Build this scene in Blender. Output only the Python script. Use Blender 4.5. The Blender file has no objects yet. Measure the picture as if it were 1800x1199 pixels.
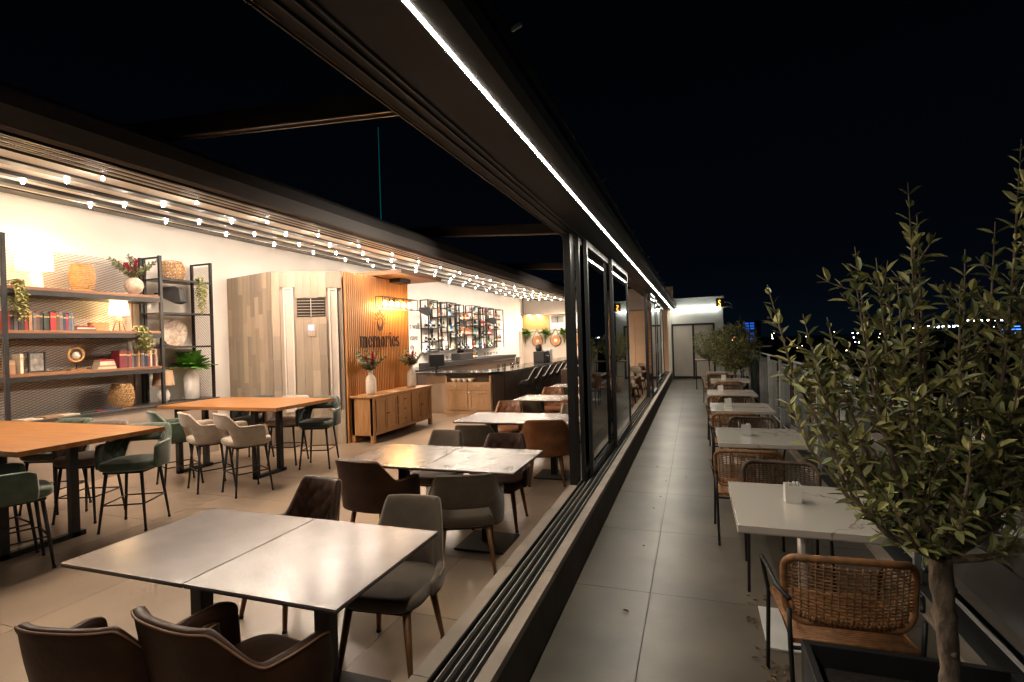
import bpy, math, random
from math import sin, cos, pi, radians
from mathutils import Vector, Matrix, noise
random.seed(7)
sc = bpy.context.scene
COL = sc.collection

# ------------------------------------------------------------------ camera, world, exposure
YAW, ROLL, PITCH = radians(19.26), radians(1.75), radians(-0.1)
Fw = Vector((-sin(YAW)*cos(PITCH), cos(YAW)*cos(PITCH), sin(PITCH)))
R0 = Vector((cos(YAW), sin(YAW), 0)); U0 = R0.cross(Fw)
Up = U0*cos(ROLL) + R0*sin(ROLL); Rt = R0*cos(ROLL) - U0*sin(ROLL)
cd = bpy.data.cameras.new('camera'); cam = bpy.data.objects.new('camera', cd); COL.objects.link(cam)
m = Matrix((Rt, Up, -Fw)).transposed().to_4x4(); m.translation = Vector((0, 0, 1.8)); cam.matrix_world = m
cd.sensor_width = 36; cd.lens = 916/1800*36; cd.clip_start = 0.05; cd.clip_end = 6000
sc.camera = cam

w = bpy.data.worlds.new('World'); sc.world = w; w.use_nodes = True
nt = w.node_tree; nt.nodes.clear()
out = nt.nodes.new('ShaderNodeOutputWorld'); bg = nt.nodes.new('ShaderNodeBackground')
sky = nt.nodes.new('ShaderNodeTexSky'); sky.sky_type = 'NISHITA'; sky.sun_disc = False
sky.sun_elevation = radians(-7); sky.sun_rotation = radians(80)
bg.inputs['Strength'].default_value = 1.0
mx = nt.nodes.new('ShaderNodeMix'); mx.data_type = 'RGBA'; mx.blend_type = 'ADD'; mx.inputs[0].default_value = 1
sm = nt.nodes.new('ShaderNodeMix'); sm.data_type = 'RGBA'; sm.blend_type = 'MULTIPLY'; sm.inputs[0].default_value = 1
sm.inputs[7].default_value = (0.02, 0.02, 0.02, 1)
nt.links.new(sky.outputs[0], sm.inputs[6]); nt.links.new(sm.outputs[2], mx.inputs[6])
# night glow of the town: navy that deepens away from the horizon
tc = nt.nodes.new('ShaderNodeTexCoord'); sx = nt.nodes.new('ShaderNodeSeparateXYZ')
nt.links.new(tc.outputs['Generated'], sx.inputs[0])
ab = nt.nodes.new('ShaderNodeMath'); ab.operation = 'ABSOLUTE'; nt.links.new(sx.outputs[2], ab.inputs[0])
cr = nt.nodes.new('ShaderNodeValToRGB'); e = cr.color_ramp.elements
e[0].position = 0.0; e[0].color = (0.0005, 0.0012, 0.0022, 1); e[1].position = 0.55; e[1].color = (0.0001, 0.0002, 0.0004, 1)
x_ = cr.color_ramp.elements.new(0.12); x_.color = (0.0002, 0.0005, 0.0010, 1)
nt.links.new(ab.outputs[0], cr.inputs[0]); nt.links.new(cr.outputs[0], mx.inputs[7])
nt.links.new(mx.outputs[2], bg.inputs['Color']); nt.links.new(bg.outputs[0], out.inputs[0])
sc.view_settings.view_transform = 'Standard'; sc.view_settings.look = 'None'
sc.view_settings.exposure = 1.4; sc.view_settings.gamma = 1; sc.view_settings.use_curve_mapping = False
sc.cycles.use_denoising = True
sc.cycles.max_bounces = 8; sc.cycles.transparent_max_bounces = 24; sc.cycles.sample_clamp_indirect = 4
sc.cycles.caustics_reflective = False; sc.cycles.caustics_refractive = False

# ------------------------------------------------------------------ materials
MATS = {}
def pm(name, col, rough=0.5, metal=0.0, var=0.0, scale=8.0, bump=0.0, bscale=60.0, emit=None, estr=0.0, col2=None,
       stretch=None, spec=None, sub=0.0, distort=0.0, detail=6, coat=0.0, sheen=0.0, rvar=0.0, objvar=0.0, pos=False):
    if name in MATS: return MATS[name]
    mt = bpy.data.materials.new(name); mt.use_nodes = True; n = mt.node_tree; b = n.nodes['Principled BSDF']
    c4 = tuple(col)+(1,)
    b.inputs['Base Color'].default_value = c4; b.inputs['Roughness'].default_value = rough; b.inputs['Metallic'].default_value = metal
    if spec is not None: b.inputs['Specular IOR Level'].default_value = spec
    if coat: b.inputs['Coat Weight'].default_value = coat; b.inputs['Coat Roughness'].default_value = 0.15
    if sheen: b.inputs['Sheen Weight'].default_value = sheen; b.inputs['Sheen Roughness'].default_value = 0.4
    if emit:
        b.inputs['Emission Color'].default_value = tuple(emit)+(1,); b.inputs['Emission Strength'].default_value = estr
    t = n.nodes.new('ShaderNodeTexCoord'); mp = n.nodes.new('ShaderNodeMapping'); n.links.new((n.nodes.new('ShaderNodeNewGeometry') if pos else t).outputs['Position' if pos else 'Object'], mp.inputs[0])
    if stretch: mp.inputs['Scale'].default_value = stretch
    src = None
    if var or col2:
        no = n.nodes.new('ShaderNodeTexNoise'); no.inputs['Scale'].default_value = scale; no.inputs['Detail'].default_value = detail
        no.inputs['Distortion'].default_value = distort; n.links.new(mp.outputs[0], no.inputs['Vector'])
        rp = n.nodes.new('ShaderNodeValToRGB')
        d = col2 if col2 else tuple(max(0, c*(1-var)) for c in col)
        u = col if col2 else tuple(min(1, c*(1+var)) for c in col)
        rp.color_ramp.elements[0].position = 0.35; rp.color_ramp.elements[0].color = tuple(d)+(1,)
        rp.color_ramp.elements[1].position = 0.68; rp.color_ramp.elements[1].color = tuple(u)+(1,)
        n.links.new(no.outputs[0], rp.inputs[0]); src = rp.outputs[0]
        if rvar:
            mr = n.nodes.new('ShaderNodeMapRange'); mr.inputs[3].default_value = rough-rvar; mr.inputs[4].default_value = rough+rvar
            mr.inputs[1].default_value = 0.3; mr.inputs[2].default_value = 0.7
            n.links.new(no.outputs[0], mr.inputs[0]); n.links.new(mr.outputs[0], b.inputs['Roughness'])
    if objvar:
        oi = n.nodes.new('ShaderNodeObjectInfo'); mr = n.nodes.new('ShaderNodeMapRange')
        mr.inputs[3].default_value = 1-objvar; mr.inputs[4].default_value = 1+objvar
        n.links.new(oi.outputs['Random'], mr.inputs[0])
        vm = n.nodes.new('ShaderNodeVectorMath'); vm.operation = 'SCALE'; n.links.new(mr.outputs[0], vm.inputs['Scale'])
        if src: n.links.new(src, vm.inputs[0])
        else: vm.inputs[0].default_value = col
        src = vm.outputs[0]
    if src: n.links.new(src, b.inputs['Base Color'])
    if bump:
        n2 = n.nodes.new('ShaderNodeTexNoise'); n2.inputs['Scale'].default_value = bscale; n2.inputs['Detail'].default_value = 4
        n.links.new(mp.outputs[0], n2.inputs['Vector'])
        bp = n.nodes.new('ShaderNodeBump'); bp.inputs['Strength'].default_value = bump; bp.inputs['Distance'].default_value = 0.01
        n.links.new(n2.outputs[0], bp.inputs['Height']); n.links.new(bp.outputs[0], b.inputs['Normal'])
    MATS[name] = mt; return mt

def glass_mat(name, tint=(0.9, 0.97, 0.94), refl=1.0):
    if name in MATS: return MATS[name]
    mt = bpy.data.materials.new(name); mt.use_nodes = True; n = mt.node_tree; n.nodes.clear()
    o = n.nodes.new('ShaderNodeOutputMaterial'); mix = n.nodes.new('ShaderNodeMixShader')
    tr = n.nodes.new('ShaderNodeBsdfTransparent'); tr.inputs[0].default_value = tuple(tint)+(1,)
    gl = n.nodes.new('ShaderNodeBsdfGlossy'); gl.inputs['Roughness'].default_value = 0.02
    fr = n.nodes.new('ShaderNodeFresnel'); fr.inputs[0].default_value = 1.5
    mu = n.nodes.new('ShaderNodeMath'); mu.operation = 'MULTIPLY'; mu.inputs[1].default_value = refl; mu.use_clamp = True
    n.links.new(fr.outputs[0], mu.inputs[0]); n.links.new(mu.outputs[0], mix.inputs[0])
    n.links.new(tr.outputs[0], mix.inputs[1]); n.links.new(gl.outputs[0], mix.inputs[2]); n.links.new(mix.outputs[0], o.inputs[0])
    MATS[name] = mt; return mt

def emat(name, col, s):
    if name in MATS: return MATS[name]
    return pm(name, (0.8, 0.8, 0.8), 0.5, emit=col, estr=s)

WOOD_ST_Y = (6, 0.7, 6); WOOD_ST_X = (0.7, 6, 6); WOOD_ST_Z = (6, 6, 0.7)
M_wall = pm('wall_plaster', (0.80, 0.76, 0.71), 0.85, var=0.04, scale=1.3, bump=0.15, bscale=40)
M_wallc = pm('cream_plaster', (0.60, 0.53, 0.46), 0.8, var=0.05, scale=1.5, bump=0.1, bscale=30)
M_black = pm('black_powder_coat', (0.018, 0.017, 0.017), 0.42, metal=0.3, bump=0.05, bscale=200, var=0.15, scale=30)
M_dark = pm('anthracite_aluminium', (0.030, 0.031, 0.033), 0.45, metal=0.5, var=0.12, scale=3, bump=0.03, bscale=120, rvar=0.08)
M_profile = pm('roof_profile_aluminium', (0.035, 0.031, 0.030), 0.45, metal=0.4, var=0.15, scale=2.5, rvar=0.08)
M_fabric_roof = pm('pale_roof_membrane', (0.70, 0.65, 0.57), 0.6, var=0.08, scale=2, bump=0.08, bscale=30)
M_hood = pm('dark_roof_membrane', (0.075, 0.074, 0.080), 0.6, var=0.2, scale=2, bump=0.15, bscale=8, stretch=(1, 0.2, 1))
M_tile_in = pm('interior_porcelain', (0.285, 0.215, 0.155), 0.28, var=0.2, scale=1.3, bump=0.05, bscale=25, detail=5, pos=True, objvar=0.06, stretch=(1, 0.6, 1))
M_tile_out = pm('terrace_porcelain', (0.112, 0.095, 0.073), 0.34, var=0.34, scale=1.5, bump=0.06, bscale=40, pos=True, objvar=0.13)
M_grout = pm('grout', (0.09, 0.08, 0.07), 0.9, var=0.2, scale=12)
M_stone = pm('sill_stone', (0.33, 0.27, 0.22), 0.5, var=0.16, scale=4, bump=0.1, bscale=50, distort=0.6)
M_kerb = pm('parapet_render', (0.10, 0.088, 0.078), 0.75, var=0.2, scale=3, bump=0.2, bscale=40)
M_rail_al = pm('track_aluminium', (0.55, 0.5, 0.46), 0.4, metal=0.5, var=0.1, scale=20)
M_trackbed = pm('track_bed', (0.006, 0.006, 0.006), 0.8, spec=0.1, var=0.2, scale=10)
M_orange = pm('oak_orange', (0.36, 0.165, 0.055), 0.32, col2=(0.25, 0.10, 0.030), scale=3.0, stretch=(0.7, 6, 6), bump=0.06, bscale=20, distort=0.5)
M_shelfwood = pm('shelf_walnut', (0.24, 0.105, 0.04), 0.45, col2=(0.16, 0.065, 0.025), scale=4, stretch=WOOD_ST_Y, bump=0.05, bscale=20)
M_oak = pm('sideboard_oak', (0.40, 0.205, 0.085), 0.42, col2=(0.28, 0.135, 0.05), scale=3.5, stretch=WOOD_ST_Z, bump=0.08, bscale=22, distort=0.4)
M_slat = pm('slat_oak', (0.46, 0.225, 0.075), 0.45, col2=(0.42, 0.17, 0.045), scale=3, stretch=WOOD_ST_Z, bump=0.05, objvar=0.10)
M_sawn = [pm('grey_board_%s' % k, c, 0.6, col2=tuple(v*0.82 for v in c), scale=2.5, stretch=(9, 9, 0.9), bump=0.12, bscale=14, objvar=0.12)
          for k, c in (('pale', (0.42, 0.33, 0.24)), ('mid', (0.33, 0.26, 0.19)), ('dusk', (0.30, 0.24, 0.185)))]
M_pale_frame = pm('pale_frame', (0.62, 0.55, 0.48), 0.5, var=0.05, scale=10)
M_barwood = pm('bar_cabinet_oak', (0.42, 0.27, 0.16), 0.5, col2=(0.34, 0.21, 0.12), scale=3, stretch=WOOD_ST_Z, bump=0.06)
M_taupe = pm('taupe_laminate', (0.33, 0.26, 0.205), 0.55, var=0.06, scale=3)
M_brownlam = pm('brown_laminate', (0.085, 0.058, 0.042), 0.45, var=0.12, scale=3, stretch=WOOD_ST_Z)
M_blackstone = pm('black_granite', (0.018, 0.017, 0.018), 0.12, var=0.4, scale=60, coat=0.3)
M_ceramic_top = pm('grey_ceramic_top', (0.235, 0.200, 0.190), 0.22, col2=(0.125, 0.105, 0.10), scale=1.9, bump=0.06, bscale=30, detail=4)
M_edge = pm('table_edge', (0.02, 0.018, 0.016), 0.5, var=0.1, scale=20)
M_iron = pm('cast_iron', (0.03, 0.028, 0.027), 0.45, metal=0.5, bump=0.1, bscale=90, var=0.15, scale=20)
M_leg_wood = pm('leg_beech', (0.20, 0.092, 0.034), 0.42, col2=(0.13, 0.055, 0.02), scale=8, stretch=WOOD_ST_Z)
M_steel = pm('brushed_steel', (0.62, 0.62, 0.61), 0.35, metal=0.25, var=0.08, scale=6, stretch=(1, 1, 14), bump=0.03)
M_white = pm('white_ceramic', (0.76, 0.73, 0.68), 0.35, var=0.05, scale=10)
M_vase = pm('cream_vase', (0.66, 0.58, 0.47), 0.45, var=0.06, scale=8, bump=0.08, bscale=25, stretch=(1, 1, 3))
M_spk = pm('speaker_plastic', (0.014, 0.014, 0.015), 0.55, bump=0.15, bscale=400, var=0.1, scale=40)
M_mesh = pm('expanded_metal', (0.16, 0.09, 0.055), 0.5, metal=0.2, var=0.15, scale=5)
M_wicker = pm('wicker', (0.44, 0.25, 0.10), 0.6, var=0.25, scale=30, bump=0.2, bscale=120)
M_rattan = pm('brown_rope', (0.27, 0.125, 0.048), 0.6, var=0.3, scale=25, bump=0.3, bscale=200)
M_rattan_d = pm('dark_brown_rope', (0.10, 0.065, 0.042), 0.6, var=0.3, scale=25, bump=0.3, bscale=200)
M_marble = None
M_leaf = pm('leaf_olive', (0.30, 0.31, 0.12), 0.45, var=0.35, scale=6, objvar=0.3)
M_leaf_y = pm('leaf_yellow_green', (0.46, 0.43, 0.16), 0.45, var=0.3, scale=6, objvar=0.3)
M_leaf_d = pm('leaf_dark', (0.14, 0.16, 0.065), 0.45, var=0.35, scale=6, objvar=0.2)
M_leaf_f = pm('fern_green', (0.10, 0.24, 0.04), 0.45, var=0.4, scale=5)
M_leaf_e = pm('eucalyptus', (0.20, 0.22, 0.12), 0.5, var=0.3, scale=9)
M_petal = pm('magenta_petal', (0.42, 0.035, 0.08), 0.6, var=0.4, scale=12)
M_bark = pm('bark', (0.19, 0.14, 0.10), 0.85, var=0.55, scale=26, bump=1.0, bscale=55, stretch=(1, 1, 0.45))
M_soil = pm('soil', (0.02, 0.014, 0.01), 0.95, var=0.4, scale=30, bump=0.8, bscale=60)
M_glass = glass_mat('door_glass', (0.80, 0.84, 0.84), 1.5)
M_rglass = glass_mat('railing_glass', (0.66, 0.86, 0.82), 2.6)
M_gedge = pm('green_glass_edge', (0.30, 0.52, 0.47), 0.2, var=0.1, scale=5)
M_gl = glass_mat('drinking_glass', (0.85, 0.88, 0.88), 1.5)
def marble():
    mt = pm('white_marble_top', (0.60, 0.555, 0.50), 0.16, var=0.03, scale=2, coat=0.2)
    n = mt.node_tree; b = n.nodes['Principled BSDF']
    t = n.nodes.new('ShaderNodeTexCoord'); a = n.nodes.new('ShaderNodeTexNoise'); a.inputs['Scale'].default_value = 0.75; a.inputs['Detail'].default_value = 5; a.inputs['Distortion'].default_value = 2.5
    oi = n.nodes.new('ShaderNodeObjectInfo'); va = n.nodes.new('ShaderNodeVectorMath'); va.operation = 'ADD'
    n.links.new(t.outputs['Object'], va.inputs[0]); n.links.new(oi.outputs['Location'], va.inputs[1]); n.links.new(va.outputs[0], a.inputs['Vector'])
    r = n.nodes.new('ShaderNodeValToRGB'); el = r.color_ramp.elements
    el[0].position = 0.492; el[0].color = (0.60, 0.555, 0.50, 1); el[1].position = 0.508; el[1].color = (0.60, 0.555, 0.50, 1)
    k = el.new(0.5); k.color = (0.30, 0.25, 0.20, 1)
    n.links.new(a.outputs[0], r.inputs[0]); n.links.new(r.outputs[0], b.inputs['Base Color'])
    return mt
M_marble = marble()

# ------------------------------------------------------------------ mesh helper
class MB:
    def __init__(s): s.v = []; s.f = []; s.mi = []; s.m = 0
    def add(s, vs, fs):
        o = len(s.v); s.v += [tuple(p) for p in vs]; s.f += [tuple(i+o for i in f) for f in fs]; s.mi += [s.m]*len(fs); return s
    def box(s, x0, x1, y0, y1, z0, z1, M=None):
        if x0 > x1: x0, x1 = x1, x0
        if y0 > y1: y0, y1 = y1, y0
        if z0 > z1: z0, z1 = z1, z0
        vs = [(x, y, z) for z in (z0, z1) for y in (y0, y1) for x in (x0, x1)]
        if M: vs = [M @ Vector(p) for p in vs]
        return s.add(vs, [(0, 2, 3, 1), (4, 5, 7, 6), (0, 1, 5, 4), (2, 6, 7, 3), (0, 4, 6, 2), (1, 3, 7, 5)])
    def bar(s, a, b, wx, wz=None):      # rectangular bar between two points
        a = Vector(a); b = Vector(b); wz = wz or wx; d = (b-a).normalized()
        r = Vector((0, 0, 1)) if abs(d.z) < 0.9 else Vector((0, 1, 0))
        u = d.cross(r).normalized()*wx/2; v = d.cross(u).normalized()*wz/2
        vs = [a+u+v, a-u+v, a-u-v, a+u-v, b+u+v, b-u+v, b-u-v, b+u-v]
        return s.add(vs, [(3, 2, 1, 0), (4, 5, 6, 7), (0, 1, 5, 4), (1, 2, 6, 5), (2, 3, 7, 6), (3, 0, 4, 7)])
    def tube(s, pts, r, n=8, cap=True):
        pts = [Vector(p) for p in pts]; N = len(pts)
        rs = r if isinstance(r, (list, tuple)) else [r]*N
        prev = None; vs = []
        for i, p in enumerate(pts):
            d = (pts[min(i+1, N-1)] - pts[max(i-1, 0)])
            if d.length < 1e-9: d = Vector((0, 0, 1))
            d.normalize()
            if prev is None:
                q = Vector((0, 0, 1)) if abs(d.z) < 0.9 else Vector((1, 0, 0)); u = d.cross(q).normalized()
            else:
                u = (prev - d*prev.dot(d)); u = u.normalized() if u.length > 1e-6 else d.cross(Vector((0.3, 0.5, 0.8))).normalized()
            prev = u; v = d.cross(u)
            for k in range(n):
                a = 2*pi*k/n; vs.append(p + (u*cos(a)+v*sin(a))*rs[i])
        fs = [(i*n+k, i*n+(k+1) % n, (i+1)*n+(k+1) % n, (i+1)*n+k) for i in range(N-1) for k in range(n)]
        if cap: fs.append(tuple(range(n-1, -1, -1))); fs.append(tuple((N-1)*n+k for k in range(n)))
        return s.add(vs, fs)
    def lathe(s, prof, n=20, c=(0, 0, 0), cap=True, M=None):
        vs = []
        for (r, z) in prof:
            for k in range(n):
                a = 2*pi*k/n; p = Vector((c[0]+r*cos(a), c[1]+r*sin(a), c[2]+z)); vs.append(M @ p if M else p)
        N = len(prof); fs = [(i*n+k, i*n+(k+1) % n, (i+1)*n+(k+1) % n, (i+1)*n+k) for i in range(N-1) for k in range(n)]
        if cap: fs.append(tuple(range(n-1, -1, -1))); fs.append(tuple((N-1)*n+k for k in range(n)))
        return s.add(vs, fs)
    def prism(s, poly, y0, y1, axis='y'):   # poly of (a,b) extruded
        n = len(poly)
        if axis == 'y': vs = [(a, y0, b) for a, b in poly]+[(a, y1, b) for a, b in poly]
        elif axis == 'z': vs = [(a, b, y0) for a, b in poly]+[(a, b, y1) for a, b in poly]
        else: vs = [(y0, a, b) for a, b in poly]+[(y1, a, b) for a, b in poly]
        fs = [tuple(range(n)), tuple(range(2*n-1, n-1, -1))]+[(i, n+i, n+(i+1) % n, (i+1) % n) for i in range(n)]
        return s.add(vs, fs)
    def leaf(s, p, d, up, L, W, fold=0.15):
        p = Vector(p); d = Vector(d).normalized(); sd = d.cross(Vector(up))
        sd = sd.normalized() if sd.length > 1e-4 else Vector((1, 0, 0)); nn = sd.cross(d)
        q1 = p+d*L*0.32; q2 = p+d*L*0.68-nn*L*0.02; tip = p+d*L-nn*L*0.07
        vs = [p, q1-sd*W*0.46+nn*W*fold, q1-nn*W*fold*0.4, q1+sd*W*0.46+nn*W*fold, q2-sd*W*0.40+nn*W*fold, q2-nn*W*fold*0.4, q2+sd*W*0.40+nn*W*fold, tip]
        return s.add(vs, [(0, 1, 2), (0, 2, 3), (1, 4, 5, 2), (2, 5, 6, 3), (4, 7, 5), (5, 7, 6)])
    def mesh(s, name, mat, smooth=False):
        me = bpy.data.meshes.new(name); me.from_pydata([tuple(p) for p in s.v], [], s.f); 
        for mm in (mat if isinstance(mat, (list, tuple)) else [mat]): me.materials.append(mm)
        if s.m: me.polygons.foreach_set('material_index', s.mi)
        if smooth: me.polygons.foreach_set('use_smooth', [True]*len(me.polygons))
        me.update(); return me
    def build(s, name, mat, parent=None, smooth=False, bevel=0, loc=None, recalc=True, seg=2):
        me = s.mesh(name, mat, smooth)
        if recalc:
            import bmesh
            b = bmesh.new(); b.from_mesh(me); bmesh.ops.recalc_face_normals(b, faces=b.faces); b.to_mesh(me); b.free()
        o = bpy.data.objects.new(name, me); COL.objects.link(o)
        if parent: o.parent = parent
        if loc: o.location = loc
        if bevel:
            md = o.modifiers.new('bevel', 'BEVEL'); md.width = bevel; md.segments = seg; md.limit_method = 'ANGLE'
            me.polygons.foreach_set('use_smooth', [True]*len(me.polygons))
            md.harden_normals = True
        return o

def tag(o, label=None, cat=None, group=None, kind=None):
    if label: o['label'] = label
    if cat: o['category'] = cat
    if group: o['group'] = group
    if kind: o['kind'] = kind
    return o
def thing(name, label, cat, loc=(0, 0, 0), rz=0, group=None):
    o = bpy.data.objects.new(name, None); COL.objects.link(o); o.location = loc; o.rotation_euler = (0, 0, rz)
    o.empty_display_size = 0.2
    return tag(o, label, cat, group)
KIDS = {}
def kids(o): return [c for c in o.children]
def dup(root, loc, rz=None, label=None, group=None):
    def cp(o, par):
        c = o.copy(); COL.objects.link(c); c.parent = par
        for k in o.children: cp(k, c)
        return c
    r = cp(root, None); r.location = loc
    if rz is not None: r.rotation_euler = (0, 0, rz)
    if label: r['label'] = label
    if group: r['group'] = group
    return r
def link(name, me, parent=None, loc=(0, 0, 0), rot=None, scale=None):
    o = bpy.data.objects.new(name, me); COL.objects.link(o); o.parent = parent; o.location = loc
    if rot: o.rotation_euler = rot
    if scale: o.scale = scale
    return o
def struct(o): o['kind'] = 'structure'; return o
def slight(name, loc, power, col, r=0.02, parent=None, ang=165, blend=0.7):
    l = bpy.data.lights.get(name+'_data')
    if not l:
        l = bpy.data.lights.new(name+'_data', 'SPOT'); l.energy = power; l.color = col; l.shadow_soft_size = r; l.spot_size = radians(ang); l.spot_blend = blend
    o = bpy.data.objects.new(name, l); COL.objects.link(o); o.location = loc; o.parent = parent; return o
def plight(name, loc, power, col, r=0.02, parent=None):
    l = bpy.data.lights.get(name+'_data')
    if not l:
        l = bpy.data.lights.new(name+'_data', 'POINT'); l.energy = power; l.color = col; l.shadow_soft_size = r
    o = bpy.data.objects.new(name, l); COL.objects.link(o); o.location = loc; o.parent = parent; return o

# ================================================================== SETTING
# far ground, town
g = MB().box(-1500, 1500, -60, 3000, -22.2, -22); struct(g.build('ground', pm('dark_ground', (0.02, 0.022, 0.024), 0.9, var=0.3, scale=0.01)))
slab = struct(MB().box(-8.9, 1.9, -3, 27.5, -0.6, -0.012).build('terrace_slab', M_grout))
fl = struct(MB().box(-8.5, -1.17, -2.6, 26.0, -0.012, -0.006).build('interior_floor', M_grout))
tm = MB().box(0, 1.196, 0, 0.896, -0.006, 0.0).mesh('tile', M_tile_in)
for i in range(7):
    for j in range(-3, 29):
        x0 = -1.88-1.2*(i-0)+0.0; y0 = 0.35+0.9*j
        if y0+0.9 > 26: continue
        if x0 + 1.2 > -1.17: pass
        if x0 < -8.6: continue
        link('tile', tm, fl, (x0-1.2+0.002 if False else x0-1.198, y0, 0))
tme = MB().box(-1.878, -1.172, 0, 0.896, -0.006, 0.0).mesh('tile', M_tile_in)
for j in range(-3, 28): link('tile', tme, fl, (0, 0.35+0.9*j, 0))
tf = struct(MB().box(-0.87, 1.9, -2.6, 23.0, -0.012, -0.006).build('terrace_floor', M_grout))
ta = MB().box(-0.868, -0.343, 0, 1.196, -0.006, 0.0).mesh('tile', M_tile_out)
tb = MB().box(-0.337, 0.857, 0, 1.196, -0.006, 0.0).mesh('tile', M_tile_out)
tc_ = MB().box(0.863, 1.30, 0, 1.196, -0.006, 0.0).mesh('tile', M_tile_out)
for j in range(-6, 19):
    for k, t_ in enumerate((ta, tb, tc_)): link('tile', t_, tf, (0, 0.15+1.2*j+(0.0 if k else 0.0), 0))
kerb = struct(MB().box(1.302, 1.395, -2.6, 23, -0.01, 0.03).build('edge_kerb', M_stone, bevel=0.004))
struct(MB().box(1.395, 1.60, -2.6, 23, -0.3, 0.0).build('parapet_edge', pm('gasket', (0.025, 0.026, 0.026), 0.6, var=0.1, scale=8)))

# walls
wl = MB().box(-8.75, -8.5, -3, 26.2, 0, 4.15).build('side_wall', M_wall)
tag(wl, 'long cream plaster wall behind the shelves and the bar racks', 'wall')
bw = thing('back_wall', 'cream end wall of the room with niche cabinets and ledge', 'wall', (0, 26, 0))
MB().box(-8.5, -0.9, 0.3, 0.5, 0, 4.15).build('wall_panel', M_wallc, bw)
MB().box(-8.5, -5.0, 0.0, 0.3, 0, 2.24).build('lower_wall', M_wallc, bw, bevel=0.005)
MB().box(-8.5, -8.35, -0.6, -0.003, 0, 2.24).build('pilaster', M_wallc, bw)
MB().box(-8.62+0.13, -5.0, -0.04, 0.3, 2.245, 2.28).build('ledge', M_wallc, bw)
MB().box(-8.49, -0.95, -0.25, 0.3, 3.04, 3.10).build('top_shelf', M_taupe, bw, bevel=0.004)
for (a, b) in ((-8.45, -7.02), (-6.14, -5.88)):
    MB().box(a, b, 0.05, 0.28, 2.285, 3.035).build('cabinet_door', pm('ochre_door', (0.46, 0.25, 0.10), 0.45, var=0.08, scale=2), bw, bevel=0.004)
MB().box(-5.80, -5.0, 0.05, 0.28, 2.285, 3.035).build('cabinet_door', M_white, bw, bevel=0.004)
for i in range(7):
    x0 = -4.95+i*0.56
    MB().box(x0, x0+0.55, 0.0, 0.28, 0.02, 3.035).build('wardrobe_door', pm('peach_door', (0.50, 0.34, 0.22), 0.5, var=0.05, scale=2), bw, bevel=0.003)
for i, x in enumerate((-8.05, -7.55, -5.35)):
    dl = MB().lathe([(0.0, 0.0), (0.05, 0.0), (0.055, 0.02), (0.055, 0.03)], 14, (0, 0, 0)).build('spotlight', emat('spot_glow', (1, 0.85, 0.65), 25), None, loc=(x, 25.85, 3.012))
    tag(dl, ['round downlight at the left end of the cabinet niche', 'round downlight right of the first one over the ochre door', 'round downlight above the white cabinet door'][i], 'downlight', 'downlights under the end wall shelf')
    plight('spot', (x, 25.72, 2.95), 9, (1, 0.72, 0.42), 0.03, None)
# vent of an air conditioner
ac = thing('air_conditioner', 'white louvred air conditioning unit set between the cabinets of the end wall', 'air conditioner', (-6.58, 25.97, 2.3))
MB().box(-0.40, 0.40, 0, 0.3, 0, 0.72).build('housing', M_white, ac, bevel=0.01)
for r in range(6):
    for sx_ in (-1, 1):
        MB().box(sx_*0.17-0.15, sx_*0.17+0.15, -0.02, -0.002, 0.33+r*0.055, 0.345+r*0.055).build('slat', M_white, ac)
MB().box(-0.33, 0.33, -0.004, -0.001, 0.31, 0.65).build('grille_opening', M_black, ac)

# threshold wall with sliding tracks
sw = thing('threshold_wall', 'low wall under the sliding doors with stone edges and metal tracks', 'wall', (0, 0, 0))
MB().box(-1.20, -0.875, -3, 22.5, -0.01, 0.30).build('wall_body', M_kerb, sw)
for k in range(22):
    y0 = -2.6+k*1.15
    if y0 > 22: break
    MB().box(-1.212, -1.128, y0+0.002, min(22.5, y0+1.148), 0.30, 0.345).build('inner_sill_stone', M_stone, sw, bevel=0.003)
    MB().box(-0.932, -0.862, y0+0.002, min(22.5, y0+1.148), 0.30, 0.345).build('outer_sill_stone', M_stone, sw, bevel=0.003)
MB().box(-1.128, -0.932, -3, 22.5, 0.301, 0.312).build('track_bed', M_trackbed, sw)
for x in (-1.10, -1.055, -1.01, -0.962):
    MB().box(x-0.003, x+0.003, -3, 22.5, 0.312, 0.336).build('track_rail', M_rail_al, sw)
MB().box(-1.128, -1.118, -3, 22.5, 0.312, 0.34).build('track_lip', M_trackbed, sw)
MB().box(-0.942, -0.932, -3, 22.5, 0.312, 0.34).build('track_lip', M_trackbed, sw)

# head beam above the doors
fb = thing('head_beam', 'long dark gutter beam over the sliding doors with grooved underside', 'beam')
b = MB(); b.prism([(-1.25, 2.88), (-1.25, 2.97), (-0.66, 2.97), (-0.64, 2.90), (-0.66, 2.872), (-0.70, 2.850), (-1.235, 2.852)], -3, 22.45)
M_beam = pm('beam_black', (0.006, 0.006, 0.0065), 0.5, var=0.12, scale=2, bump=0.04, bscale=90, spec=0.2)
b.build('beam_body', M_beam, fb)
for x in (-1.243, -1.17, -1.11, -1.07):
    MB().box(x-0.004, x+0.004, -3, 22.4, 2.842, 2.853).build('track_fin', M_dark, fb)
MB().box(-1.262, -1.251, -3, 22.4, 2.865, 2.90).build('bronze_lip', pm('bronze_lip', (0.22, 0.13, 0.08), 0.4, metal=0.6, var=0.1, scale=3), fb)
MB().box(-1.34, -1.252, -3, 22.4, 2.97, 3.88).build('gutter_box', M_dark, fb)
MB().box(-0.655, -0.628, -3, 22.4, 2.975, 2.995).build('edge_trim', M_dark, fb)
for k in range(9):
    y = 1.9+k*2.1
    MB().bar((-0.64, y, 2.985), (-0.60, y+0.03, 3.02), 0.015).build('clip', M_steel, fb)
b = MB()
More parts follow.
